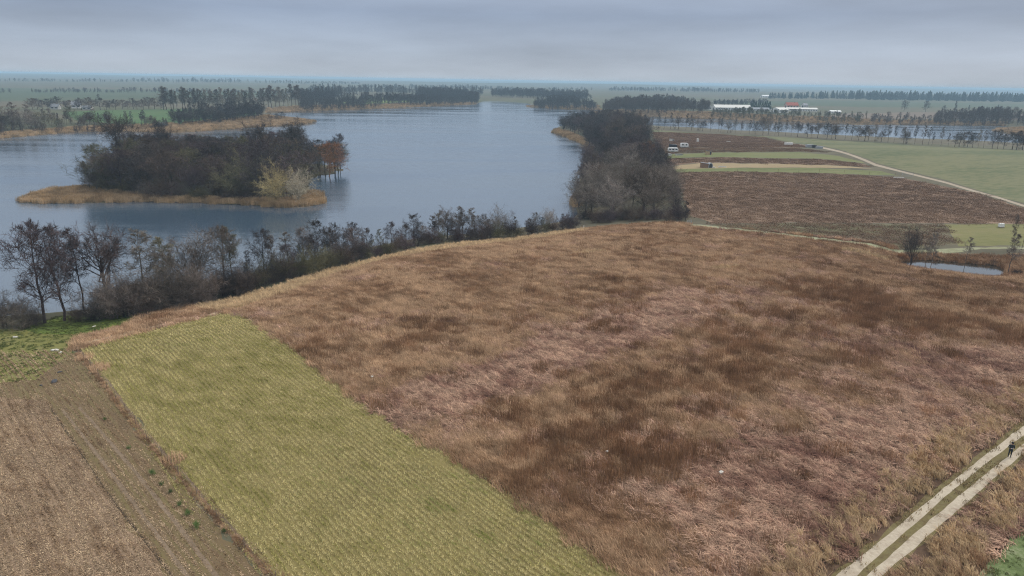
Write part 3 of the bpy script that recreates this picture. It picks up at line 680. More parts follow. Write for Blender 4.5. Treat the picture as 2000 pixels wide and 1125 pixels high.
    return wood, cat_(tw)
TREES = {}; FARP = {}
for kind, cnt in (('alder', 5), ('oak', 4), ('slender', 3), ('fan', 4), ('bush', 5), ('poplar', 3), ('conifer', 2)):
    TREES[kind] = []
    for i in range(cnt):
        w, t_ = make_tree(hash((kind == 'oak', i)) % 1000 + 31 * i + len(kind) * 7, kind)
        mt = NEEDLE if kind == 'conifer' else TWIG
        hgt = float(np.percentile(t_[0][:, 2], 99.7))
        TREES[kind].append((mesh_np('trunk', *w, BARK, True), mesh_np('crown', *t_, mt), hgt))
        V, F = cat_([w, t_]); FARP.setdefault(kind, []).append((mesh_np(kind, V, F, [BARK, mt], False, np.r_[np.zeros(len(w[1])), np.ones(len(t_[1]))]), hgt))
COL = {'dark': (.085, .07, .066), 'purple': (.12, .088, .088), 'grey': (.18, .148, .122), 'brown': (.13, .095, .075), 'olive': (.15, .135, .075), 'pale': (.25, .21, .175),
       'gold': (.30, .245, .15), 'rust': (.25, .125, .065), 'fir': (.035, .055, .035), 'birch': (.36, .34, .32)}
COL = {k: tuple(x * (.75 if k not in ('gold', 'rust', 'fir') else .85) * (1.15 if k in ('grey', 'pale') else 1) for x in v) for k, v in COL.items()}
nodek = {'alder': 'alder_tree', 'oak': 'spreading_tree', 'slender': 'slender_tree', 'fan': 'willow_tree', 'bush': 'bush', 'poplar': 'poplar_tree', 'conifer': 'fir_tree'}
cnt_ = [0]
def nth(n): return '%d%s' % (n, 'th' if 10 < n % 100 < 14 else {1: 'st', 2: 'nd', 3: 'rd'}.get(n % 10, 'th'))
LOOK = {'alder': 'narrow-crowned', 'oak': 'spreading', 'fan': 'fan-shaped', 'slender': 'thin'}
def tree(p, H, kind, col, label, group=None, wide=1.0, far=False, cat=None, var=None, lean=(0, 0), sink=.1):
    cnt_[0] += 1; i = cnt_[0] if var is None else var
    c = COL[col] if isinstance(col, str) else col; k = random.uniform(.75, 1.45); c = (c[0] * k, c[1] * k * random.uniform(.97, 1.03), c[2] * k * random.uniform(.95, 1.05), 1)
    rz = random.uniform(0, 6.28); cat = cat or ('bush' if kind == 'bush' else 'tree')
    if far:
        me, hg = FARP[kind][i % len(FARP[kind])]; o = link(nodek[kind], me); o.color = c
    else:
        tm, cm_, hg = TREES[kind][i % len(TREES[kind])]
        o = empty(nodek[kind]); a = link('trunk', tm, o); b = link('crown', cm_, o); b.color = c; a.color = tuple(x * .8 for x in c[:3]) + (1,)
    s = H / hg; o.location = (p[0], p[1], p[2] - sink); o.rotation_euler = (lean[0], lean[1], rz); o.scale = (s * wide, s * wide, s)
    return tag(o, label, cat, group)
def pois(poly, dmin, tries=6000, dfun=None):
    lo, hi = poly.min(0), poly.max(0); q = rng.uniform(lo, hi, (tries, 2)); q = q[inside(q, poly)]; out = []
    for a in q:
        d = dmin if dfun is None else dfun(a)
        if all((a[0] - b[0]) ** 2 + (a[1] - b[1]) ** 2 > d * d for b in out): out.append(a)
    return np.array(out)
# --- the row along the near shore; x, top y, kind, colour, width, metres lakeward of the field edge, label
EX = EDGE[:, 0]; EY = EDGE[:, 1]
def shore_at(px, off):
    """point off metres lakeward of the field edge, seen at pixel column px"""
    best = None
    for x in np.arange(px - 120, px + 121, 2.0):
        i = np.clip(np.searchsorted(EX, x) - 1, 0, len(EX) - 2); f = (x - EX[i]) / (EX[i + 1] - EX[i])
        q = edge_w[i] * (1 - f) + edge_w[i + 1] * f + (nrm[i] * (1 - f) + nrm[i + 1] * f) * off
        v = CRn.T @ np.array([q[0], q[1], 1.0 - CAMZ]); sx = 1000 - v[0] / v[2] * FPX
        if best is None or abs(sx - px) < best[0]: best = (abs(sx - px), q, 562.5 + v[1] / v[2] * FPX)
    q = best[1]; z = float(height(q[None])[0]); return (q[0], q[1], max(z, 0.1)), best[2]
ROW = [
 (86, 457, 'alder', 'purple', .95, 7, 'tall purplish tree with several stems, leftmost of the near shore row'),
 (124, 457, 'alder', 'purple', .9, 7, 'tall purplish tree standing close beside the leftmost shore tree'),
 (168, 460, 'slender', 'purple', 1.1, 9, 'thin dark tree between the left cluster and the round-crowned tree'),
 (217, 447, 'oak', 'purple', 1.0, 10, 'broad round-crowned dark tree in the left part of the shore row'),
 (284, 453, 'slender', 'grey', 1.5, 10, 'thin grey upright tree just right of the round-crowned tree'),
 (330, 464, 'slender', 'olive', 1.4, 10, 'thin greenish-grey tree left of the wide fan-shaped willow'),
 (376, 449, 'fan', 'grey', 1.15, 9, 'wide fan-shaped willow with many bare stems in the shore row'),
 (440, 441, 'alder', 'grey', .9, 9, 'tall open-crowned grey tree right of the fan-shaped willow'),
 (457, 441, 'slender', 'olive', 1.3, 10, 'slim tree touching the open-crowned grey tree on its right'),
 (485, 486, 'slender', 'dark', 1.1, 9, 'short broken-topped tree stub in a gap of the shore row'),
 (518, 443, 'alder', 'dark', .85, 9, 'narrow dark conical tree standing alone in the shore row'),
 (563, 450, 'slender', 'grey', 1.4, 10, 'small grey tree right of the narrow conical tree'),
 (594, 440, 'alder', 'grey', .7, 9, 'slender tree left of the tall shore trees near the middle'),
 (622, 425, 'alder', 'dark', .95, 9, 'tallest of the three close trees left of the middle of the shore row'),
 (653, 431, 'alder', 'brown', .9, 9, 'brownish tree right of the tallest of the three close trees'),
 (692, 428, 'alder', 'dark', .9, 9, 'dark tree with a clear stem and layered branches in the shore row'),
 (742, 442, 'slender', 'olive', 1.4, 9, 'small olive-tinted tree beside a gap in the shore row'),
 (766, 428, 'alder', 'purple', .8, 9, 'narrow purplish tree left of the dense dark one'),
 (806, 413, 'alder', 'dark', 1.1, 8, 'dense dark tree in the middle of the shore row'),
 (844, 416, 'slender', 'brown', 1.5, 9, 'loose brown tree right of the dense dark one'),
 (874, 396, 'oak', 'grey', .9, 8, 'tall open grey tree with spreading limbs against the lake'),
 (904, 398, 'slender', 'grey', 1.5, 8, 'upright grey tree beside the tall open one'),
 (922, 401, 'slender', 'pale', 1.5, 8, 'rightmost of the three pale trees close together against the lake'),
 (858, 410, 'alder', 'grey', .8, 9, 'grey tree half hidden left of the tall open one'),
 (945, 412, 'alder', 'brown', .8, 8, 'brownish tree left of the big dense fan-shaped one'),
 (1005, 418, 'slender', 'grey', 1.4, 8, 'small grey tree right of the big dense fan-shaped one'),
 (1045, 410, 'alder', 'grey', .8, 8, 'grey tree left of the pale fan-shaped one'),
 (718, 440, 'alder', 'brown', .8, 9, 'brownish tree before the gap in the shore row'),
 (972, 396, 'fan', 'grey', 1.15, 7, 'big dense fan-shaped tree on the right part of the shore row'),
 (1072, 401, 'fan', 'pale', 1.0, 8, 'pale fan-shaped tree rising behind the bushes near the wood'),
 (1100, 414, 'slender', 'dark', 1.5, 7, 'small dark tree between the pale fan-shaped tree and the wood'),
]
for x, ty, kind, col, wide, off, lab in ROW:
    p, by = shore_at(x, off); tree(p, hpx(p, by - ty), kind, col, lab, 'trees along the near lake shore', wide)
rx_ = sorted((r[0], r[1]) for r in ROW)
for n_, x in enumerate(np.arange(540, 1122, 26.0)):
    xx = x + random.uniform(-6, 6); p, by = shore_at(xx, random.uniform(6, 10)); ty = np.interp(xx, [a for a, _ in rx_], [b for _, b in rx_]) + random.uniform(8, 26)
    tree(p, hpx(p, by - ty), random.choice(('slender', 'alder', 'alder')), random.choice(('grey', 'brown', 'dark', 'purple')), nth(n_ + 1) + ' smaller bare tree from the left rising out of the shoreline hedge', 'smaller trees of the near shore', random.uniform(.9, 1.2))
# --- bushes between that row and the field
for k, x in enumerate(np.r_[np.linspace(205, 640, 26), np.linspace(655, 1125, 30)]):
    p, by = shore_at(x + random.uniform(-6, 6), random.choice((2.2, 3.5, 5.0)))
    if x < 400: H, col = random.uniform(6.5, 8.8), random.choice(('grey', 'grey', 'brown'))
    elif x < 700: H, col = random.uniform(5.0, 7.0), random.choice(('olive', 'brown', 'dark'))
    else: H, col = random.uniform(3.4, 5.2), random.choice(('dark', 'brown', 'olive', 'purple'))
    nm = (nth(k + 1) + ' bush from the left in the shoreline hedge, '); nm_g = ('grey leafless bush at the left end of the shoreline hedge' if x < 400 else 'dark rounded bush in the middle of the shoreline hedge' if x < 700 else 'low dark bush in the right part of the shoreline hedge')
    nm += 'tall and grey' if x < 400 else 'dark and rounded' if x < 700 else 'low and dark'; tree(p, H, 'bush', col, nm, 'bushes of the shoreline hedge', random.uniform(.85, 1.1))
for x, off, H, col, lab in ((8, 6, 6.5, 'grey', 'grey leafless bush at the left edge of the picture'), (42, 6, 5.5, 'grey', 'thin grey bush left of the tall shore cluster'), (70, 5, 3.0, 'dark', 'low dark bush under the leftmost tall tree'),
                            (150, 5, 3.2, 'brown', 'low brown bush right of the leftmost tall trees'), (185, 5, 3.8, 'dark', 'low dark bush behind the bright green meadow')):
    p, by = shore_at(x, off); tree(p, H, 'bush', col, lab, 'bushes along the near shore', 1.0)
# --- the island wood
isl = plane([(180, 373), (250, 382), (340, 386), (440, 389), (520, 389), (585, 384), (596, 372), (603, 349), (632, 343), (664, 335), (666, 330), (640, 323), (560, 321), (430, 325), (300, 335), (215, 352)], 1.0)
for q in pois(isl, 7.0):
    H = random.uniform(13.5, 18); v = CRn.T @ np.array([q[0], q[1], 1 - CAMZ]); sx = 1000 - v[0] / v[2] * FPX
    if sx > 590: H *= .85
    d_ = 562.5 + v[1] / v[2] * FPX - np.interp(sx, [180, 430, 600, 670], [362, 360, 355, 333])
    kd = random.choice(('alder', 'alder', 'alder', 'oak', 'fan'))
    tree((q[0], q[1], float(height(q[None])[0])), H, kd, random.choice(('dark', 'dark', 'brown', 'purple', 'olive')), LOOK[kd] + ' dark leafless tree in the ' + ('left third' if sx < 310 else 'middle third' if sx < 460 else 'right third') + ' of the island wood, ' + ('near its front edge' if d_ > 0 else 'towards its back'), 'trees of the island wood', random.uniform(1.1, 1.4))
for q in pois(isl, 5.2):
    d_ = float(sdf(q[None], isl)[0])
    v = CRn.T @ np.array([q[0], q[1], 1 - CAMZ]); sx = 1000 - v[0] / v[2] * FPX
    if d_ < 6 and sx < 505: tree((q[0], q[1], float(height(q[None])[0])), random.uniform(5, 8), 'bush', random.choice(('olive', 'brown', 'grey')), 'dark undergrowth bush beneath the trees ' + ('at the left end' if q[0] < -95 else 'in the middle' if q[0] < -62 else 'at the right end') + ' of the island', 'undergrowth of the island', 1.2)
for px, ty, kd, col, wd_, lab in (((246, 352), 243, 'oak', 'dark', .9, 'tall spreading tree at the left end of the island wood'), ((322, 340), 252, 'oak', 'dark', .7, 'small-headed tree poking above the left half of the island wood'),
    ((502, 338), 238, 'oak', 'dark', .9, 'tallest dark tree in the middle of the island wood'), ((578, 334), 240, 'oak', 'dark', 1.0, 'broad dark tree right of the tallest one on the island'),
    ((645, 346), 276, 'alder', (.30, .15, .07), 1.2, 'rust-coloured tree at the right end of the island'), ((666, 336), 272, 'alder', 'dark', .8, 'dark tree at the right tip of the island wood'),
    ((540, 398), 318, 'fan', (.34, .27, .15), 1.1, 'yellowish willow at the front right of the island'), ((584, 398), 332, 'fan', (.33, .28, .21), 1.1, 'pale willow standing in the reeds at the island front right'), ((176, 374), 325, 'alder', 'dark', 1.1, 'leaning dark tree at the left edge of the island wood'), ((192, 376), 318, 'alder', 'grey', 1.1, 'greyish tree at the left edge of the island wood')):
    p = at(*px); tree(p, hpx(p, px[1] - ty), kd, col, lab, 'trees of the island', wd_)
# --- the lakeside wood right of the middle
wood = plane([(1150, 429), (1240, 430), (1322, 429), (1314, 395), (1296, 345), (1272, 305), (1258, 280), (1232, 257), (1180, 246), (1115, 246), (1094, 249), (1102, 254), (1138, 268), (1149, 288), (1144, 335), (1134, 370), (1130, 400)], 1.5)
for q in pois(wood, 6, 7000, lambda a: 6.8 + math.hypot(*a) * .0045):
    d = math.hypot(*q); near = random.random() < float(sstep(370, 230, np.array([d]))[0]) if d > 230 else True; kd = random.choice(('fan', 'fan', 'alder')) if near else random.choice(('alder', 'alder', 'oak', 'fan'))
    H = random.uniform(12, 16) if d < 300 else random.uniform(12, 15.5)
    H *= (.66 + .34 * float(sstep(0, 11, sdf(q[None], wood))[0])) if d < 420 else 1
    z = float(height(q[None])[0])
    tree((q[0], q[1], z), H, kd, random.choice(('grey', 'grey', 'pale', 'brown')) if near else random.choice(('dark', 'purple', 'dark', 'brown')),
         LOOK[kd] + (' grey bare tree in the ' + ('front part' if d < 235 else 'middle') + ' of the lakeside wood' if near else ' dark bare tree in the ' + ('far half' if d < 430 else 'farthest tip') + ' of the lakeside wood') + (', on its water side' if sdf(q[None] + [[-13, 0]], wood)[0] < 0 else ', on its field side' if sdf(q[None] + [[13, 0]], wood)[0] < 0 else ', in its interior'), 'trees of the near half of the wood' if near else 'trees of the far half of the wood', random.uniform(1.0, 1.3))
for n_, x in enumerate(np.linspace(1140, 1330, 16)):
    p = at(x + random.uniform(-4, 4), 433 + random.uniform(-6, 2)); tree(p, random.uniform(3.2, 5), 'bush', random.choice(('purple', 'brown', 'dark')), nth(n_ + 1) + ' bush from the left along the front edge of the lakeside wood', 'bushes at the edge of the wood', 1.1)
for px, H, col, lab in (((1128, 396), 4.5, 'rust', 'orange-brown bush by the water at the front of the wood'), ((1262, 330), 13, 'rust', 'russet tree at the right side of the lakeside wood'), ((1148, 318), 5, 'rust', 'orange-brown bush by the water halfway along the wood')):
    p = at(*px); tree(p, H, 'alder' if H > 10 else 'bush', col, lab, None, 1.1)
p = at(1338, 432); tree(p, 6, 'slender', 'dark', 'thin dark tree at the right corner of the wood', None, 1.2)
for n_, (x, y) in enumerate(((1326, 428), (1324, 415), (1320, 400), (1316, 385), (1309, 368), (1303, 352), (1296, 336), (1288, 322))):
    tree(at(x, y), random.uniform(3.5, 5.5), 'bush', random.choice(('grey', 'brown', 'dark')), nth(n_ + 1) + ' bush from the front along the field side of the wood', 'bushes along the field side of the wood', 1.2)
# --- the row behind the hill field
for n_, x in enumerate(np.arange(1236, 2010, 12.5)):
    xx = x + random.uniform(-4, 4); y = np.interp(xx, [1230, 1340, 1440, 1560, 1700, 1850, 2010], [247, 254, 261, 267.5, 276, 286, 294])
    p = at(xx, y); tree(p, hpx(p, random.uniform(20, 31)), random.choice(('alder', 'slender', 'oak', 'slender')), random.choice(('dark', 'grey', 'brown')), nth(n_ + 1) + ' bare tree from the left in the long row behind the green hill', 'row of trees behind the green hill', random.uniform(.8, 1.1), True)
# --- across the lake
for n_, x in enumerate(np.linspace(320, 583, 38)):
    p = at(x + random.uniform(-3, 3), 214.5); tree(p, hpx(p, random.uniform(30, 38)), 'poplar', random.choice(('brown', 'grey')), nth(n_ + 1) + ' tall bare poplar from the left in the avenue across the lake', 'poplars of the avenue', random.uniform(1.1, 1.7), True)
for n_, x in enumerate(np.linspace(62, 315, 24)):
    p = at(x + random.uniform(-3, 3), 214 + random.uniform(-1, 1)); tree(p, hpx(p, random.uniform(13, 20)), 'alder', random.choice(('dark', 'brown')), nth(n_ + 1) + ' small dark tree from the left in the row left of the poplars', 'row left of the poplars', random.uniform(1.3, 1.8), True)
for n_, x in enumerate(list(np.linspace(2, 215, 22)) + [250, 262, 275, 288, 298]):
    p = at(x + random.uniform(-4, 4), np.interp(x, [0, 120, 215, 300], [258, 252, 250, 251]) - random.uniform(0, 6)); tree(p, hpx(p, random.uniform(18, 36) * (1.2 if x < 60 else .8)), random.choice(('alder', 'fan', 'slender')), random.choice(('grey', 'brown', 'olive', 'dark')), nth(n_ + 1) + ' bare tree from the left on the far left shore before the green field', 'trees on the far left shore', random.uniform(1.0, 1.5), True)
for n_, x in enumerate(np.linspace(342, 512, 26)):
    p = at(x, np.interp(x, [342, 430, 512], [249, 244, 234]) - random.uniform(0, 8)); tree(p, hpx(p, random.uniform(18, 28)), 'alder', 'dark', nth(n_ + 1) + ' dark tree from the left in the grove by the reed spit', 'grove by the reed spit', 1.25, True)
for x, H, lab in ((540, 13, 'lone dark tree on the reed spit'), (551, 16, 'taller tree beside the lone one on the reed spit'), (530, 9, 'small bush-like tree on the reed spit')):
    p = at(x, 236); tree(p, hpx(p, H), 'alder', 'dark', lab, None, 1.4, True)
for n_, x in enumerate(np.linspace(1466, 1502, 9)):
    p = at(x, 214.5); tree(p, hpx(p, random.uniform(11, 17)), 'conifer', 'fir', nth(n_ + 1) + ' dark fir tree from the left beside the farm', 'firs by the farm', 1.2, True)
def far_wood(name, px, step, hr, kinds, col, label, wide=1.3, z=2.0):
    q = fill(plane(px, z), step); q = q[wob(q, step * 4, 3) > -.75]; pr_ = []
    for kd in kinds:
        for me, hg in FARP[kd]:
            o = proto(name, me); o.color = tuple(COL[col]) + (1,); pr_.append((o, hg))
    n = len(q)
    if n:
        so_ = scatter(name, on(q, -.2), rng.uniform(0, 6.28, n), rng.uniform(hr[0] * .6, hr[1] * .85, n) * (1 + .22 * wob(q, step * 6, 8)) / 9.5, rng.integers(0, len(pr_), n), [a for a, _ in pr_], label, 'wood'); so_.color = tuple(COL[col]) + (1,)
FW = [
 ([(-40, 266), (130, 255), (224, 251), (330, 252), (330, 247), (224, 245), (120, 246), (-40, 252)], 7, (6, 11), 'brown', 'brown scrub under the trees of the far left shore'),
 ([(345, 249), (430, 244), (512, 235), (512, 226), (430, 232), (345, 240)], 8, (9, 14), 'dark', 'dark undergrowth of the grove by the reed spit'),
 ([(-40, 214), (60, 214), (120, 213), (120, 210), (-40, 210)], 10, (9, 16), 'brown', 'brown trees at the far left behind the shore'),
 ([(590, 216), (700, 211.5), (780, 208), (930, 201.5), (934, 198), (880, 196), (790, 200.5), (700, 204.5), (640, 205), (590, 209)], 9, (11, 17), 'dark', 'dark wood along the far left lake shore'),
 ([(585, 207), (650, 203), (660, 197), (700, 193), (690, 190), (620, 196), (585, 201)], 11, (16, 24), 'dark', 'wooded rise behind the far left shore'),
 ([(815, 197), (930, 200), (935, 196), (900, 191), (820, 190)], 11, (16, 22), 'dark', 'wooded headland at the narrow end of the lake'),
 ([(960, 191.5), (1045, 196), (1150, 202), (1150, 196), (1050, 190), (960, 187.5)], 14, (16, 22), 'dark', 'dark wood beyond the far end of the lake'),
 ([(1042, 209), (1100, 211.5), (1165, 213.5), (1160, 209), (1100, 206), (1046, 204)], 9, (13, 18), 'dark', 'wood on the distant headland'),
 ([(1176, 219.5), (1260, 224), (1385, 227), (1385, 217), (1300, 210), (1190, 211)], 9, (13, 20), 'brown', 'wood on the far shore left of the farm'),
 ([(1390, 229), (1545, 235.5), (1685, 240), (1700, 236), (1600, 231), (1500, 227), (1390, 223)], 8, (7, 11), 'olive', 'greyish thicket along the far shore below the farm'),
 ([(1690, 240), (1830, 241), (1830, 236), (1690, 236)], 9, (7, 11), 'brown', 'thin scrub along the far right shore'),
 ([(1826, 241.5), (1950, 244), (2060, 248), (2060, 238), (1900, 233), (1830, 234)], 9, (12, 18), 'brown', 'brown wood on the far right shore'),
 ([(1390, 211), (1500, 208), (1500, 205), (1390, 207)], 12, (8, 13), 'dark', 'trees behind the long white barn'),
 ([(1640, 221), (1800, 222), (1990, 225), (1990, 223.5), (1800, 220.5), (1640, 219.5)], 26, (12, 20), 'dark', 'thin row of trees on the far right fields'),
 ([(1490, 197), (1700, 198), (2100, 204), (2100, 200), (1700, 193), (1500, 193)], 26, (22, 26), 'fir', 'dark forest band below the right horizon'),
 ([(-60, 186), (120, 185), (330, 184), (590, 186), (590, 185), (330, 183), (120, 184), (-60, 185)], 11, (7, 12), 'dark', 'hazy tree line across the fields on the left'),
 ([(600, 186), (760, 188), (950, 190), (950, 187), (760, 184), (600, 183)], 22, (14, 22), 'dark', 'hazy wood line behind the lake'),
 ([(-60, 164), (300, 165.5), (700, 169), (700, 168.4), (300, 164.9), (-60, 163.3)], 24, (14, 22), 'dark', 'faint forest line below the left horizon'),
 ([(700, 175), (1100, 180), (1480, 186), (1480, 185), (1100, 179), (700, 174)], 20, (13, 20), 'dark', 'faint wood line below the middle horizon'),
 ([(170, 199), (215, 198), (215, 196.5), (170, 197.5)], 14, (10, 14), 'dark', 'small far clump of trees on the left plain'),
]
for px, st, hr, col, lab in FW: far_wood('distant_wood', px, st, hr, ('conifer',) if col == 'fir' else ('alder', 'poplar'), col, lab)
# ------------------------------------------------------------------ things by the pond
for px, ty, kd, col, wd_, lab in (((1777, 521), 450, 'fan', 'dark', .6, 'bushy dark pollard willow at the left end of the pond'), ((1806, 527), 470, 'slender', 'grey', .8, 'thin leaning sapling at the near pond bank'), ((1816, 528), 462, 'slender', 'pale', .9, 'pale multi-stemmed sapling at the near pond bank'),
    ((1886, 514), 470, 'slender', 'pale', 1.2, 'grey sapling on the far bank of the pond'), ((1966, 537), 470, 'slender', 'pale', 1.2, 'pale sapling at the right end of the pond'), ((1975, 490), 432, 'slender', 'grey', .6, 'very thin bare tree behind the right end of the pond'), ((1997, 482), 415, 'slender', 'brown', .5, 'thin bare tree at the right picture edge above the pond')):
    p = at(*px); tree(p, hpx(p, px[1] - ty), kd, col, lab, None, wd_)
for px, H, col, lab in (((1762, 506), 1.8, 'rust', 'low russet bush at the left corner of the pond'), ((1900, 513), 1.2, 'brown', 'low brown bush on the far pond bank'), ((1985, 538), 1.7, 'dark', 'low dark bush right of the pond'), ((1940, 516), 1.3, 'brown', 'low bush on the far pond bank near its right end'), ((1830, 506), 1.3, 'brown', 'low bush on the far pond bank near its left end')):
    p = at(*px); tree(p, H, 'bush', col, lab, None, 1.3)
# ------------------------------------------------------------------ seedlings on the fallow strip
for i, (x, y) in enumerate(((297, 927), (316, 947), (333, 963), (350, 988), (368, 1006), (383, 1030), (252, 876), (205, 820), (438, 1040))):
    tree(at(x, y), (.7, .5, .55, .6, .75, .75, .45, .45, .5)[i], 'bush', (.09, .15, .045), 'small green seedling in the row on the fallow strip by the fence', 'green seedlings on the fallow strip', .75, True, 'seedling', sink=.03)
# ------------------------------------------------------------------ materials for built things
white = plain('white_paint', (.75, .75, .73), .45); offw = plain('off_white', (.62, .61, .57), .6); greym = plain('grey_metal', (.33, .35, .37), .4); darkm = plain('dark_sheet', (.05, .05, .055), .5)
glass = plain('dark_glass', (.03, .035, .045), .08, .05, .6); tyre = plain('tyre_rubber', (.03, .03, .03), .9); wooda = plain('weathered_wood', (.20, .15, .11), .85, .3, .1, 6); tan = plain('tan_boards', (.42, .31, .19), .8, .2, .1, 5)
red = plain('red_tiles', (.33, .10, .065), .8, .2, .1, .8); stone = plain('pale_stone', (.55, .52, .47), .9, .2, .1, 4); roofg = plain('grey_roof', (.22, .23, .25), .7); brick = plain('brown_brick', (.24, .16, .115), .9, .25, .1, 3)
# ------------------------------------------------------------------ caravans and sheds on the allotment strips
def caravan(px, py, L, H, rz, lab, dark=False):
    o = empty('caravan', at(px, py), rz); D = 2.1
    MB().prism([(-L / 2 + .12, .45), (L / 2 - .12, .45), (L / 2, .75), (L / 2 - .03, H * .72), (L / 2 - .45, H), (-L / 2 + .35, H), (-L / 2, H * .75), (-L / 2, .75)], -D / 2, D / 2).build('body', white, o)
    for x in ([-L * .28, L * .2] if not dark else [-L * .33, -L * .02, L * .3]): MB().box(x - L * .11, x + L * .11, -D / 2 - .03, -D / 2 + .02, H * .52, H * .78).build('window', glass, o)
    MB().box(-.06 * L - .3, -.06 * L + .3, -D / 2 - .02, -D / 2 + .02, .55, H * .85).build('door', offw, o)
    MB().box(-L / 2 + .1, L / 2 - .1, -D / 2 - .035, -D / 2 + .01, .75, .85).build('stripe', greym, o)
    for x in (-.3, .35):
        for y in (-D / 2 + .12, D / 2 - .12): MB().tube((x, y - .1, .32), (x, y + .1, .32), .32, n=14).build('wheel', tyre, o)
    MB().tube((L / 2 - .2, 0, .5), (L / 2 + .9, 0, .45), .05).build('tow_bar', greym, o)
    return tag(o, lab, 'caravan', 'caravans by the wood')
caravan(1336, 288.5, 4.4, 2.7, .15, 'white caravan standing on the brown field right of the wood')
caravan(1314, 297, 5.4, 2.4, .05, 'white caravan with dark windows beside the picket fence', True)
def shed(px, py, L, D, H, mat, rmat, lab, nm='shed', pitch=.35, rz=0.0, door=True, cat='shed', group=None):
    o = empty(nm, at(px, py), rz)
    MB().prism([(-L / 2, -.1), (L / 2, -.1), (L / 2, H), (-L / 2, H + pitch)], -D / 2, D / 2).build('wall', mat, o)
    MB().prism([(-L / 2 - .15, H + pitch + .06), (L / 2 + .15, H - .01), (L / 2 + .15, H + .09), (-L / 2 - .15, H + pitch + .16)], -D / 2 - .15, D / 2 + .15).build('roof', rmat, o)
    if door: MB().box(L * .1, L * .1 + .8, -D / 2 - .03, -D / 2 + .02, 0, min(1.8, H * .9)).build('door', darkm, o)
    return tag(o, lab, cat, group)
shed(1375.5, 327, 3.3, 2.2, 1.75, brick, roofg, 'low brown shed on the straw strip right of the wood', door=False)
shed(1384, 301.5, 2.9, 2.0, 1.5, tan, darkm, 'small tan hut with a dark roof on the green strip')
shed(1312, 275.5, 2.8, 2.0, 1.2, offw, darkm, 'low white hut with a dark roof farthest among the allotment huts')
shed(1314, 289.5, 4.4, 2.2, 1.9, darkm, darkm, 'dark lean-to shelter behind the caravan with dark windows', nm='shelter', door=False)
shed(1326, 303, 3.6, 1.8, .45, offw, darkm, 'flat white cold frame with a dark cover by the picket fence', nm='cold_frame', pitch=.15, door=False, cat='cold frame')
shed(1308, 304, 1.6, 1.4, .8, offw, greym, 'small pale box next to the flat cold frame', nm='storage_box', pitch=.1, door=False, cat='box')
shed(1540, 283, 4.8, 2.0, 1.35, white, offw, 'white trailer-like shed beside the dirt track on the hill', nm='trailer_shed', pitch=.1, door=False)
shed(1581, 288, 4.2, 2.0, 1.5, greym, greym, 'grey container left of the black one by the dirt track', nm='container', pitch=.05, door=False, cat='container', group='containers by the dirt track')
shed(1590, 288.8, 1.9, 1.8, 1.5, darkm, darkm, 'black box-like container between two grey ones', nm='container', pitch=.05, door=False, cat='container', group='containers by the dirt track')
shed(1600, 290, 3.6, 1.8, 1.1, greym, greym, 'low grey container right of the black one', nm='container', pitch=.05, door=False, cat='container', group='containers by the dirt track')
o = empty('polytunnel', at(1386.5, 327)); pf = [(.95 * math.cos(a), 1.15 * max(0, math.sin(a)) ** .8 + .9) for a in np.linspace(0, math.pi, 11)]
MB().prism([(.95, -.1)] + pf + [(-.95, -.1)], -1.2, 1.6).build('cover', greym, o); MB().prism([(.7, 0)] + [(x * .74, z * .85) for x, z in pf] + [(-.7, 0)], -1.23, -1.1).build('opening', darkm, o)  # no hole: a dark panel stands in for the shaded inside
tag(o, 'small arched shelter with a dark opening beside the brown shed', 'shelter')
for x, y, w_, lab in ((1394, 327.5, .9, 'small white heap right of the arched shelter'), (1411, 326.5, 1.9, 'long low white heap of boards right of the arched shelter'), (1756, 348, 2.4, 'pale heap beside the metal gate on the track'), (1423, 277, 1.6, 'faint pale heap on the far brown field')):
    b = MB()
    for k in range(5): b.box(-w_ + .1 * k, w_ - .15 * k, -.5 + .12 * k, .4, .1 * k, .1 * k + .085)
    tag(b.build('board_stack', stone, None, at(x, y)), lab, 'board stack')
o = empty('toilet_booth', at(1362.5, 277)); MB().box(-.6, .6, -.6, .6, 0, 2.0, .04).build('wall', white, o); MB().prism([(-.66, 2.0), (.66, 2.0), (.4, 2.2), (-.4, 2.2)], -.66, .66).build('roof', offw, o); MB().box(-.38, .38, -.63, -.58, .12, 1.85).build('door', offw, o)
tag(o, 'narrow white booth on the far brown field', 'booth')
def fence(nm, pts, H, sp, mat, lab, rails=(.35, .8), r=.05):
    P = densify(pts, sp, False); P3 = on(P); o = empty(nm, P3[0]); b0 = P3[0]
    for q in P3: d = q - b0; MB().tube((d[0], d[1], d[2] - .2), (d[0], d[1], d[2] + H), r, r * .9, 6).build('post', mat, o)
    for f in rails:
        m = MB()
        for a, c in zip(P3[:-1], P3[1:]): a = a - b0; c = c - b0; m.tube((a[0], a[1], a[2] + H * f), (c[0], c[1], c[2] + H * f), r * .35, n=4)
        m.build('rail', mat, o)
    return tag(o, lab, 'fence')
fence('picket_fence', atxy(np.array([(1322, 298), (1345, 297.5), (1370, 296.5), (1412, 294.5)], float)), 1.0, 1.7, wooda, 'short dark picket fence on the allotment strips', r=.08)
fence('wire_fence', np.array([at(152, 689)[:2], at(287, 858)[:2], at(424, 1012)[:2], at(540, 1138)[:2]]), 1.05, 4.0, wooda, 'thin wire fence on the grass ridge beside the green strip', (.5, .92), .035)
fence('wire_fence', atxy(np.array([(1440, 336), (1600, 337), (1748, 344)], float)), 1.4, 8.0, wooda, 'thin fence posts along the far edge of the reddish field', (.9,), .05)
o = MB().tube((0, 0, -.2), (0, 0, 1.75), .16, .14, 8); tag(o.build('post', darkm, None, at(1414, 294)), 'dark upright figure at the right end of the picket fence', 'post')  # likely a person, built only as a plain dark shaft
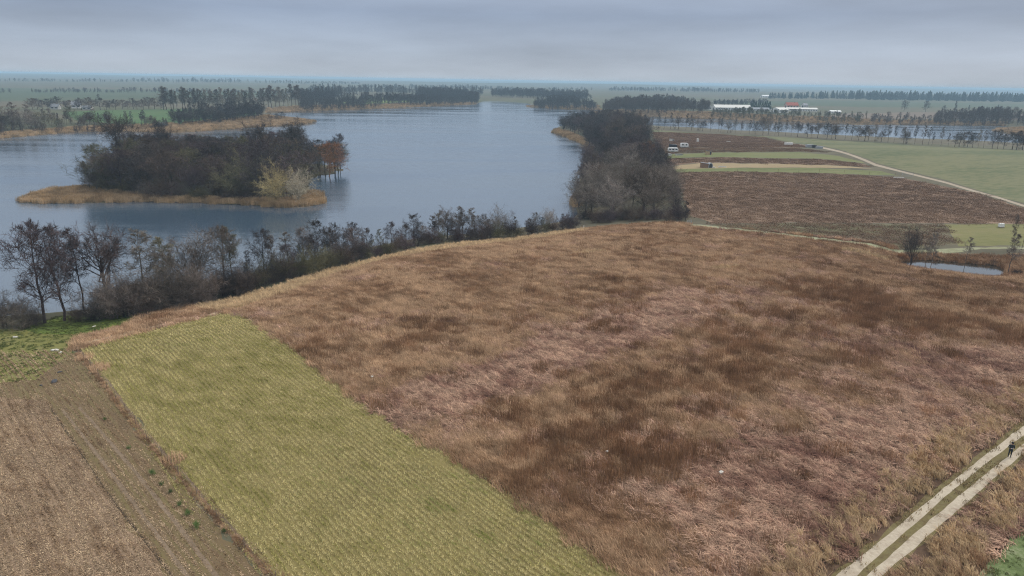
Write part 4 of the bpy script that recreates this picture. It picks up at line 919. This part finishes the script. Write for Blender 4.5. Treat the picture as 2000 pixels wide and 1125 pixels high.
def gate(px, py, L, H, lab, rz=0.0):
    o = empty('metal_gate', at(px, py), rz)
    for x in (-L / 2, L / 2): MB().tube((x, 0, -.2), (x, 0, H), .05).build('gate_post', greym, o)
    for z in np.linspace(.15, H - .08, 5): MB().tube((-L / 2, 0, z), (L / 2, 0, z), .025, n=6).build('bar', greym, o)
    return tag(o, lab, 'gate')
gate(1346, 438, 1.5, 1.25, 'small grey metal gate at the right corner of the wood', .4)
gate(1772, 345, 4.0, 1.6, 'grey metal gate beside the dirt track above the reddish field', -.5)
o = empty('water_tank', at(1955, 444), .1); MB().box(-.62, .62, -.5, .5, .14, 1.12, .06).build('tank', white, o); MB().box(-.64, .64, -.52, .52, 0, .13).build('pallet', wooda, o)
for x in (-.4, 0, .4): MB().box(x - .015, x + .015, -.53, -.505, .14, 1.14).build('cage_bar', greym, o)
MB().tube((0, 0, 1.12), (0, 0, 1.2), .12).build('cap', darkm, o); tag(o, 'white plastic water tank on the green plot near the pond', 'tank')
for i, (x, y, r, sx, lab) in enumerate(((107, 685, .55, 1.7, 'large pale flat boulder at the corner of the fallow strip'), (118, 689, .3, 1.5, 'smaller pale stone beside the large flat boulder'), (140, 676, .25, 1.2, 'pale stone by the top of the ridge'), (30, 659, .4, 1.6, 'pale stone on the olive meadow at the left edge'), (184, 638, .3, 1.6, 'pale stone on the green shore meadow'),
    (106, 746, .5, 1.8, 'dark earth heap on the fallow strip'), (80, 753, .22, 1.5, 'white stone left of the dark earth heap'), (117, 727, .3, 1.8, 'flat tan stone above the dark earth heap'), (727, 742, .28, 1.1, 'small white stone in the dry grass near the green strip'), (1185, 889, .25, 1.0, 'small white stone in the brown field before the dark weeds'), (1408, 930, .3, 1.5, 'flat white stone in the brown field left of the track'), (1833, 440, .3, 1.2, 'small white stone at the corner of the green plot'))):
    q = at(x, y); k = 'dark' in lab and 'heap' in lab
    tag(MB().rock((0, 0, r * .2 + (.42 if 700 < x < 1500 else 0)), r * .62, sx, 1, .5, i).build('earth_heap' if k else 'stone', darkm if k else stone, None, q, i), lab, 'heap' if k else 'stone')
o = empty('marker_post', at(1140, 449)); MB().tube((0, 0, -.2), (0, 0, 1.3), .07, n=8).build('shaft', white, o); MB().tube((0, 0, 1.3), (0, 0, 1.36), .09, .05).build('cap', greym, o); tag(o, 'small white marker post at the field edge before the wood', 'post')
# ------------------------------------------------------------------ farm and houses across the lake
def barn(px, py, L, D, H, RH, wm, rm, lab, rz=0.0, nwin=9, nm='barn', cat='barn', chim=False):
    """gable roof, ridge along X"""
    o = empty(nm, at(px, py), rz)
    b = MB(); vs0 = [(-D / 2, -.3), (D / 2, -.3), (D / 2, H), (0, H + RH), (-D / 2, H)]
    a = [b.bm.verts.new((-L / 2, y, z)) for y, z in vs0]; c = [b.bm.verts.new((L / 2, y, z)) for y, z in vs0]
    b.bm.faces.new(a); b.bm.faces.new(c[::-1])
    for i in (0, 1, 4): b.bm.faces.new((a[i], c[i], c[(i + 1) % 5], a[(i + 1) % 5]))
    b.build('wall', wm, o)
    r = MB(); e = .5; th_ = .25; k = RH / (D / 2)
    for s_ in (-1, 1):
        y1 = s_ * (D / 2 + e); z1 = H - e * k; q = [(0, H + RH + .03), (y1, z1 + .03), (y1, z1 + th_), (0, H + RH + th_)]
        A = [r.bm.verts.new((-L / 2 - .4, y, z)) for y, z in q]; B = [r.bm.verts.new((L / 2 + .4, y, z)) for y, z in q]
        r.bm.faces.new(A); r.bm.faces.new(B[::-1])
        for i in range(4): r.bm.faces.new((A[i], B[i], B[(i + 1) % 4], A[(i + 1) % 4]))
    ro = r.build('roof', rm, o)
    if chim: MB().box(L * .2, L * .2 + .7, -.35, .35, H + RH * .6, H + RH + .9).build('chimney', brick, ro)
    for x in np.linspace(-L / 2 + L / (2 * nwin), L / 2 - L / (2 * nwin), nwin): MB().box(x - min(1.2, L / nwin * .28), x + min(1.2, L / nwin * .28), -D / 2 - .08, -D / 2 + .05, H * .38, H * .74).build('window', glass, o)
    MB().box(-L / 2 - .08, -L / 2 + .05, -1.8, 1.8, 0, H * .85).build('door', darkm, o)
    return tag(o, lab, cat)
barn(1428, 215.5, 56, 15, 4.2, 3.6, white, offw, 'long white barn with a gabled end across the lake', .12, 14)
barn(1522, 219.5, 18, 16, 4, 2.6, white, offw, 'pale gabled barn front left of the long low building', .5, 4)
barn(1564, 217, 46, 12, 3.2, 1.8, offw, offw, 'long low whitish building at the right of the farm', -.02, 12)
barn(1484, 217, 24, 12, 2.8, 2.2, offw, roofg, 'low grey-roofed barn before the fir trees', .05, 6)
barn(1545, 211.5, 20, 11, 5, 4.5, plain('salmon_wall', (.55, .38, .31), .8), red, 'house with a large red roof at the farm', .1, 4, 'farmhouse', 'house', True)
barn(1380, 214, 12, 9, 3.4, 2.5, white, roofg, 'small white house left of the long barn', .1, 3, 'house', 'house', True)
barn(1571, 210, 8, 8, 4, 3, offw, roofg, 'small pale house right of the red-roofed one', .3, 2, 'house', 'house', True)
barn(1630, 221, 15, 8, 2.4, 1.4, white, white, 'small white shed alone right of the farm', 0, 3)
barn(1500, 190.5, 40, 14, 4, 3, white, white, 'white barn on the distant fields above the farm', .1, 8)
barn(150, 211, 9, 8, 3.6, 3.2, white, roofg, 'small white house among trees across the lake on the left', .4, 2, 'house', 'house', True)
barn(109, 213.5, 8, 7, 3.0, 2.6, offw, roofg, 'pale cottage left of the small white house across the lake', .2, 2, 'house', 'house', True)
barn(172, 214, 9, 6, 2.4, 1.6, offw, roofg, 'low pale outbuilding right of the small white house', .1, 2)
o = empty('boathouse', at(315, 251)); MB().box(-4, 4, -2.5, 2.5, -.5, 2.6).build('wall', wooda, o); MB().prism([(-4.6, 2.6), (4.6, 2.6), (0, 4.4)], -2.9, 2.9).build('roof', darkm, o); MB().box(-1.3, 1.3, -2.56, -2.48, 0, 2.2).build('door', darkm, o); tag(o, 'dark wooden hut on the reedy shore behind the island', 'hut')
# ------------------------------------------------------------------ the person on the track
def person(px, py, face, lab):
    q = at(px, py); J, E, Rr = [], [], []
    def v(x, y, z, r, par=None):
        J.append((x, y, z)); Rr.append(r); i = len(J) - 1
        if par is not None: E.append((par, i))
        return i
    pel = v(0, 0, .96, .155); sp1 = v(0, .01, 1.14, .15, pel); ch = v(0, .0, 1.34, .175, sp1); nk = v(0, -.005, 1.50, .065, ch); hd0 = v(0, -.02, 1.58, .085, nk); hd1 = v(0, -.025, 1.67, .105, hd0); hd2 = v(0, -.015, 1.755, .07, hd1)
    v(0, -.14, 1.64, .016, hd1)
    hands = []
    for s_ in (-1, 1):
        sh = v(s_ * .19, 0, 1.42, .075, ch); el = v(s_ * .27, .02, 1.14, .055, sh); wr = v(s_ * .12, -.24, 1.15, .036, el); pm = v(s_ * .085, -.31, 1.17, .038, wr); hands.append((s_ * .085, -.31, 1.17))
        for k in range(4): f1 = v(s_ * (.075 - .008 * k), -.345 - .006 * k, 1.20 - .022 * k, .010, pm); v(s_ * (.045 - .006 * k), -.365, 1.20 - .022 * k, .009, f1)
        t1 = v(s_ * .06, -.31, 1.215, .011, pm); v(s_ * .04, -.335, 1.225, .010, t1)
        hp = v(s_ * .095, 0, .88, .105, pel); kn = v(s_ * .105, -.015, .50, .068, hp); an = v(s_ * .11, .02, .10, .05, kn); v(s_ * .12, -.13, .045, .042, an)
    me = bpy.data.meshes.new('person'); me.from_pydata(J, E, []); o = bpy.data.objects.new('person', me); C.objects.link(o)
    md = o.modifiers.new('skin', 'SKIN'); md.use_smooth_shade = True
    for i, d in enumerate(me.skin_vertices[0].data): d.radius = (Rr[i], Rr[i]); d.use_root = i == 0
    o.modifiers.new('sub', 'SUBSURF').levels = 1
    dg = bpy.context.evaluated_depsgraph_get(); nm_ = bpy.data.meshes.new_from_object(o.evaluated_get(dg)); o.modifiers.clear(); o.data = nm_; nm_.name = 'person'
    nm_.materials.clear()
    for m in (plain('dark_jacket', (.025, .032, .034), .8), plain('dark_trousers', (.02, .03, .04), .85), plain('skin', (.5, .32, .24), .6), plain('shoes', (.03, .025, .02), .7)): nm_.materials.append(m)
    for f in nm_.polygons:
        c = f.center; f.use_smooth = True
        hand = any((c - Vector(h)).length < .075 for h in hands)
        f.material_index = 2 if hand or c.z > 1.515 else 3 if c.z < .10 else 1 if c.z < .93 else 0
    o.location = q; o.rotation_euler = (0, 0, face)
    b = MB(); vv_ = bmesh.ops.create_uvsphere(b.bm, u_segments=14, v_segments=8, radius=.125)['verts']
    for w in vv_: w.co = Vector((w.co.x * .98, w.co.y * 1.05 + .002, max(w.co.z, -.035 if w.co.y < -.02 else -.1) * .98 + 1.70))
    b.box(-.09, .09, -.215, -.09, 1.685, 1.70); b.build('cap', plain('black_cap', (.012, .012, .014), .8), o, smooth=True)
    b = MB()
    for s_ in (-1, 1): b.rock((s_ * .036, -.118, 1.675), .011, seed=2, sub=1)
    b.build('eyes', glass, o)
    tag(o, lab, 'person')
    r = MB().box(-.10, .10, -.40, -.33, 1.165, 1.205, .01).tube((.07, -.37, 1.2), (.09, -.44, 1.27), .006).tube((-.07, -.37, 1.2), (-.09, -.44, 1.27), .006).build('remote_controller', greym, None, q, face)
    tag(r, 'small grey hand controller held by the person on the track', 'controller')
pq = at(1971, 893); person(1971, 893, math.atan2(pq[1], pq[0]) - math.pi / 2 + math.pi * 0 + .25, 'person in a dark jacket, trousers and cap standing on the sandy track')
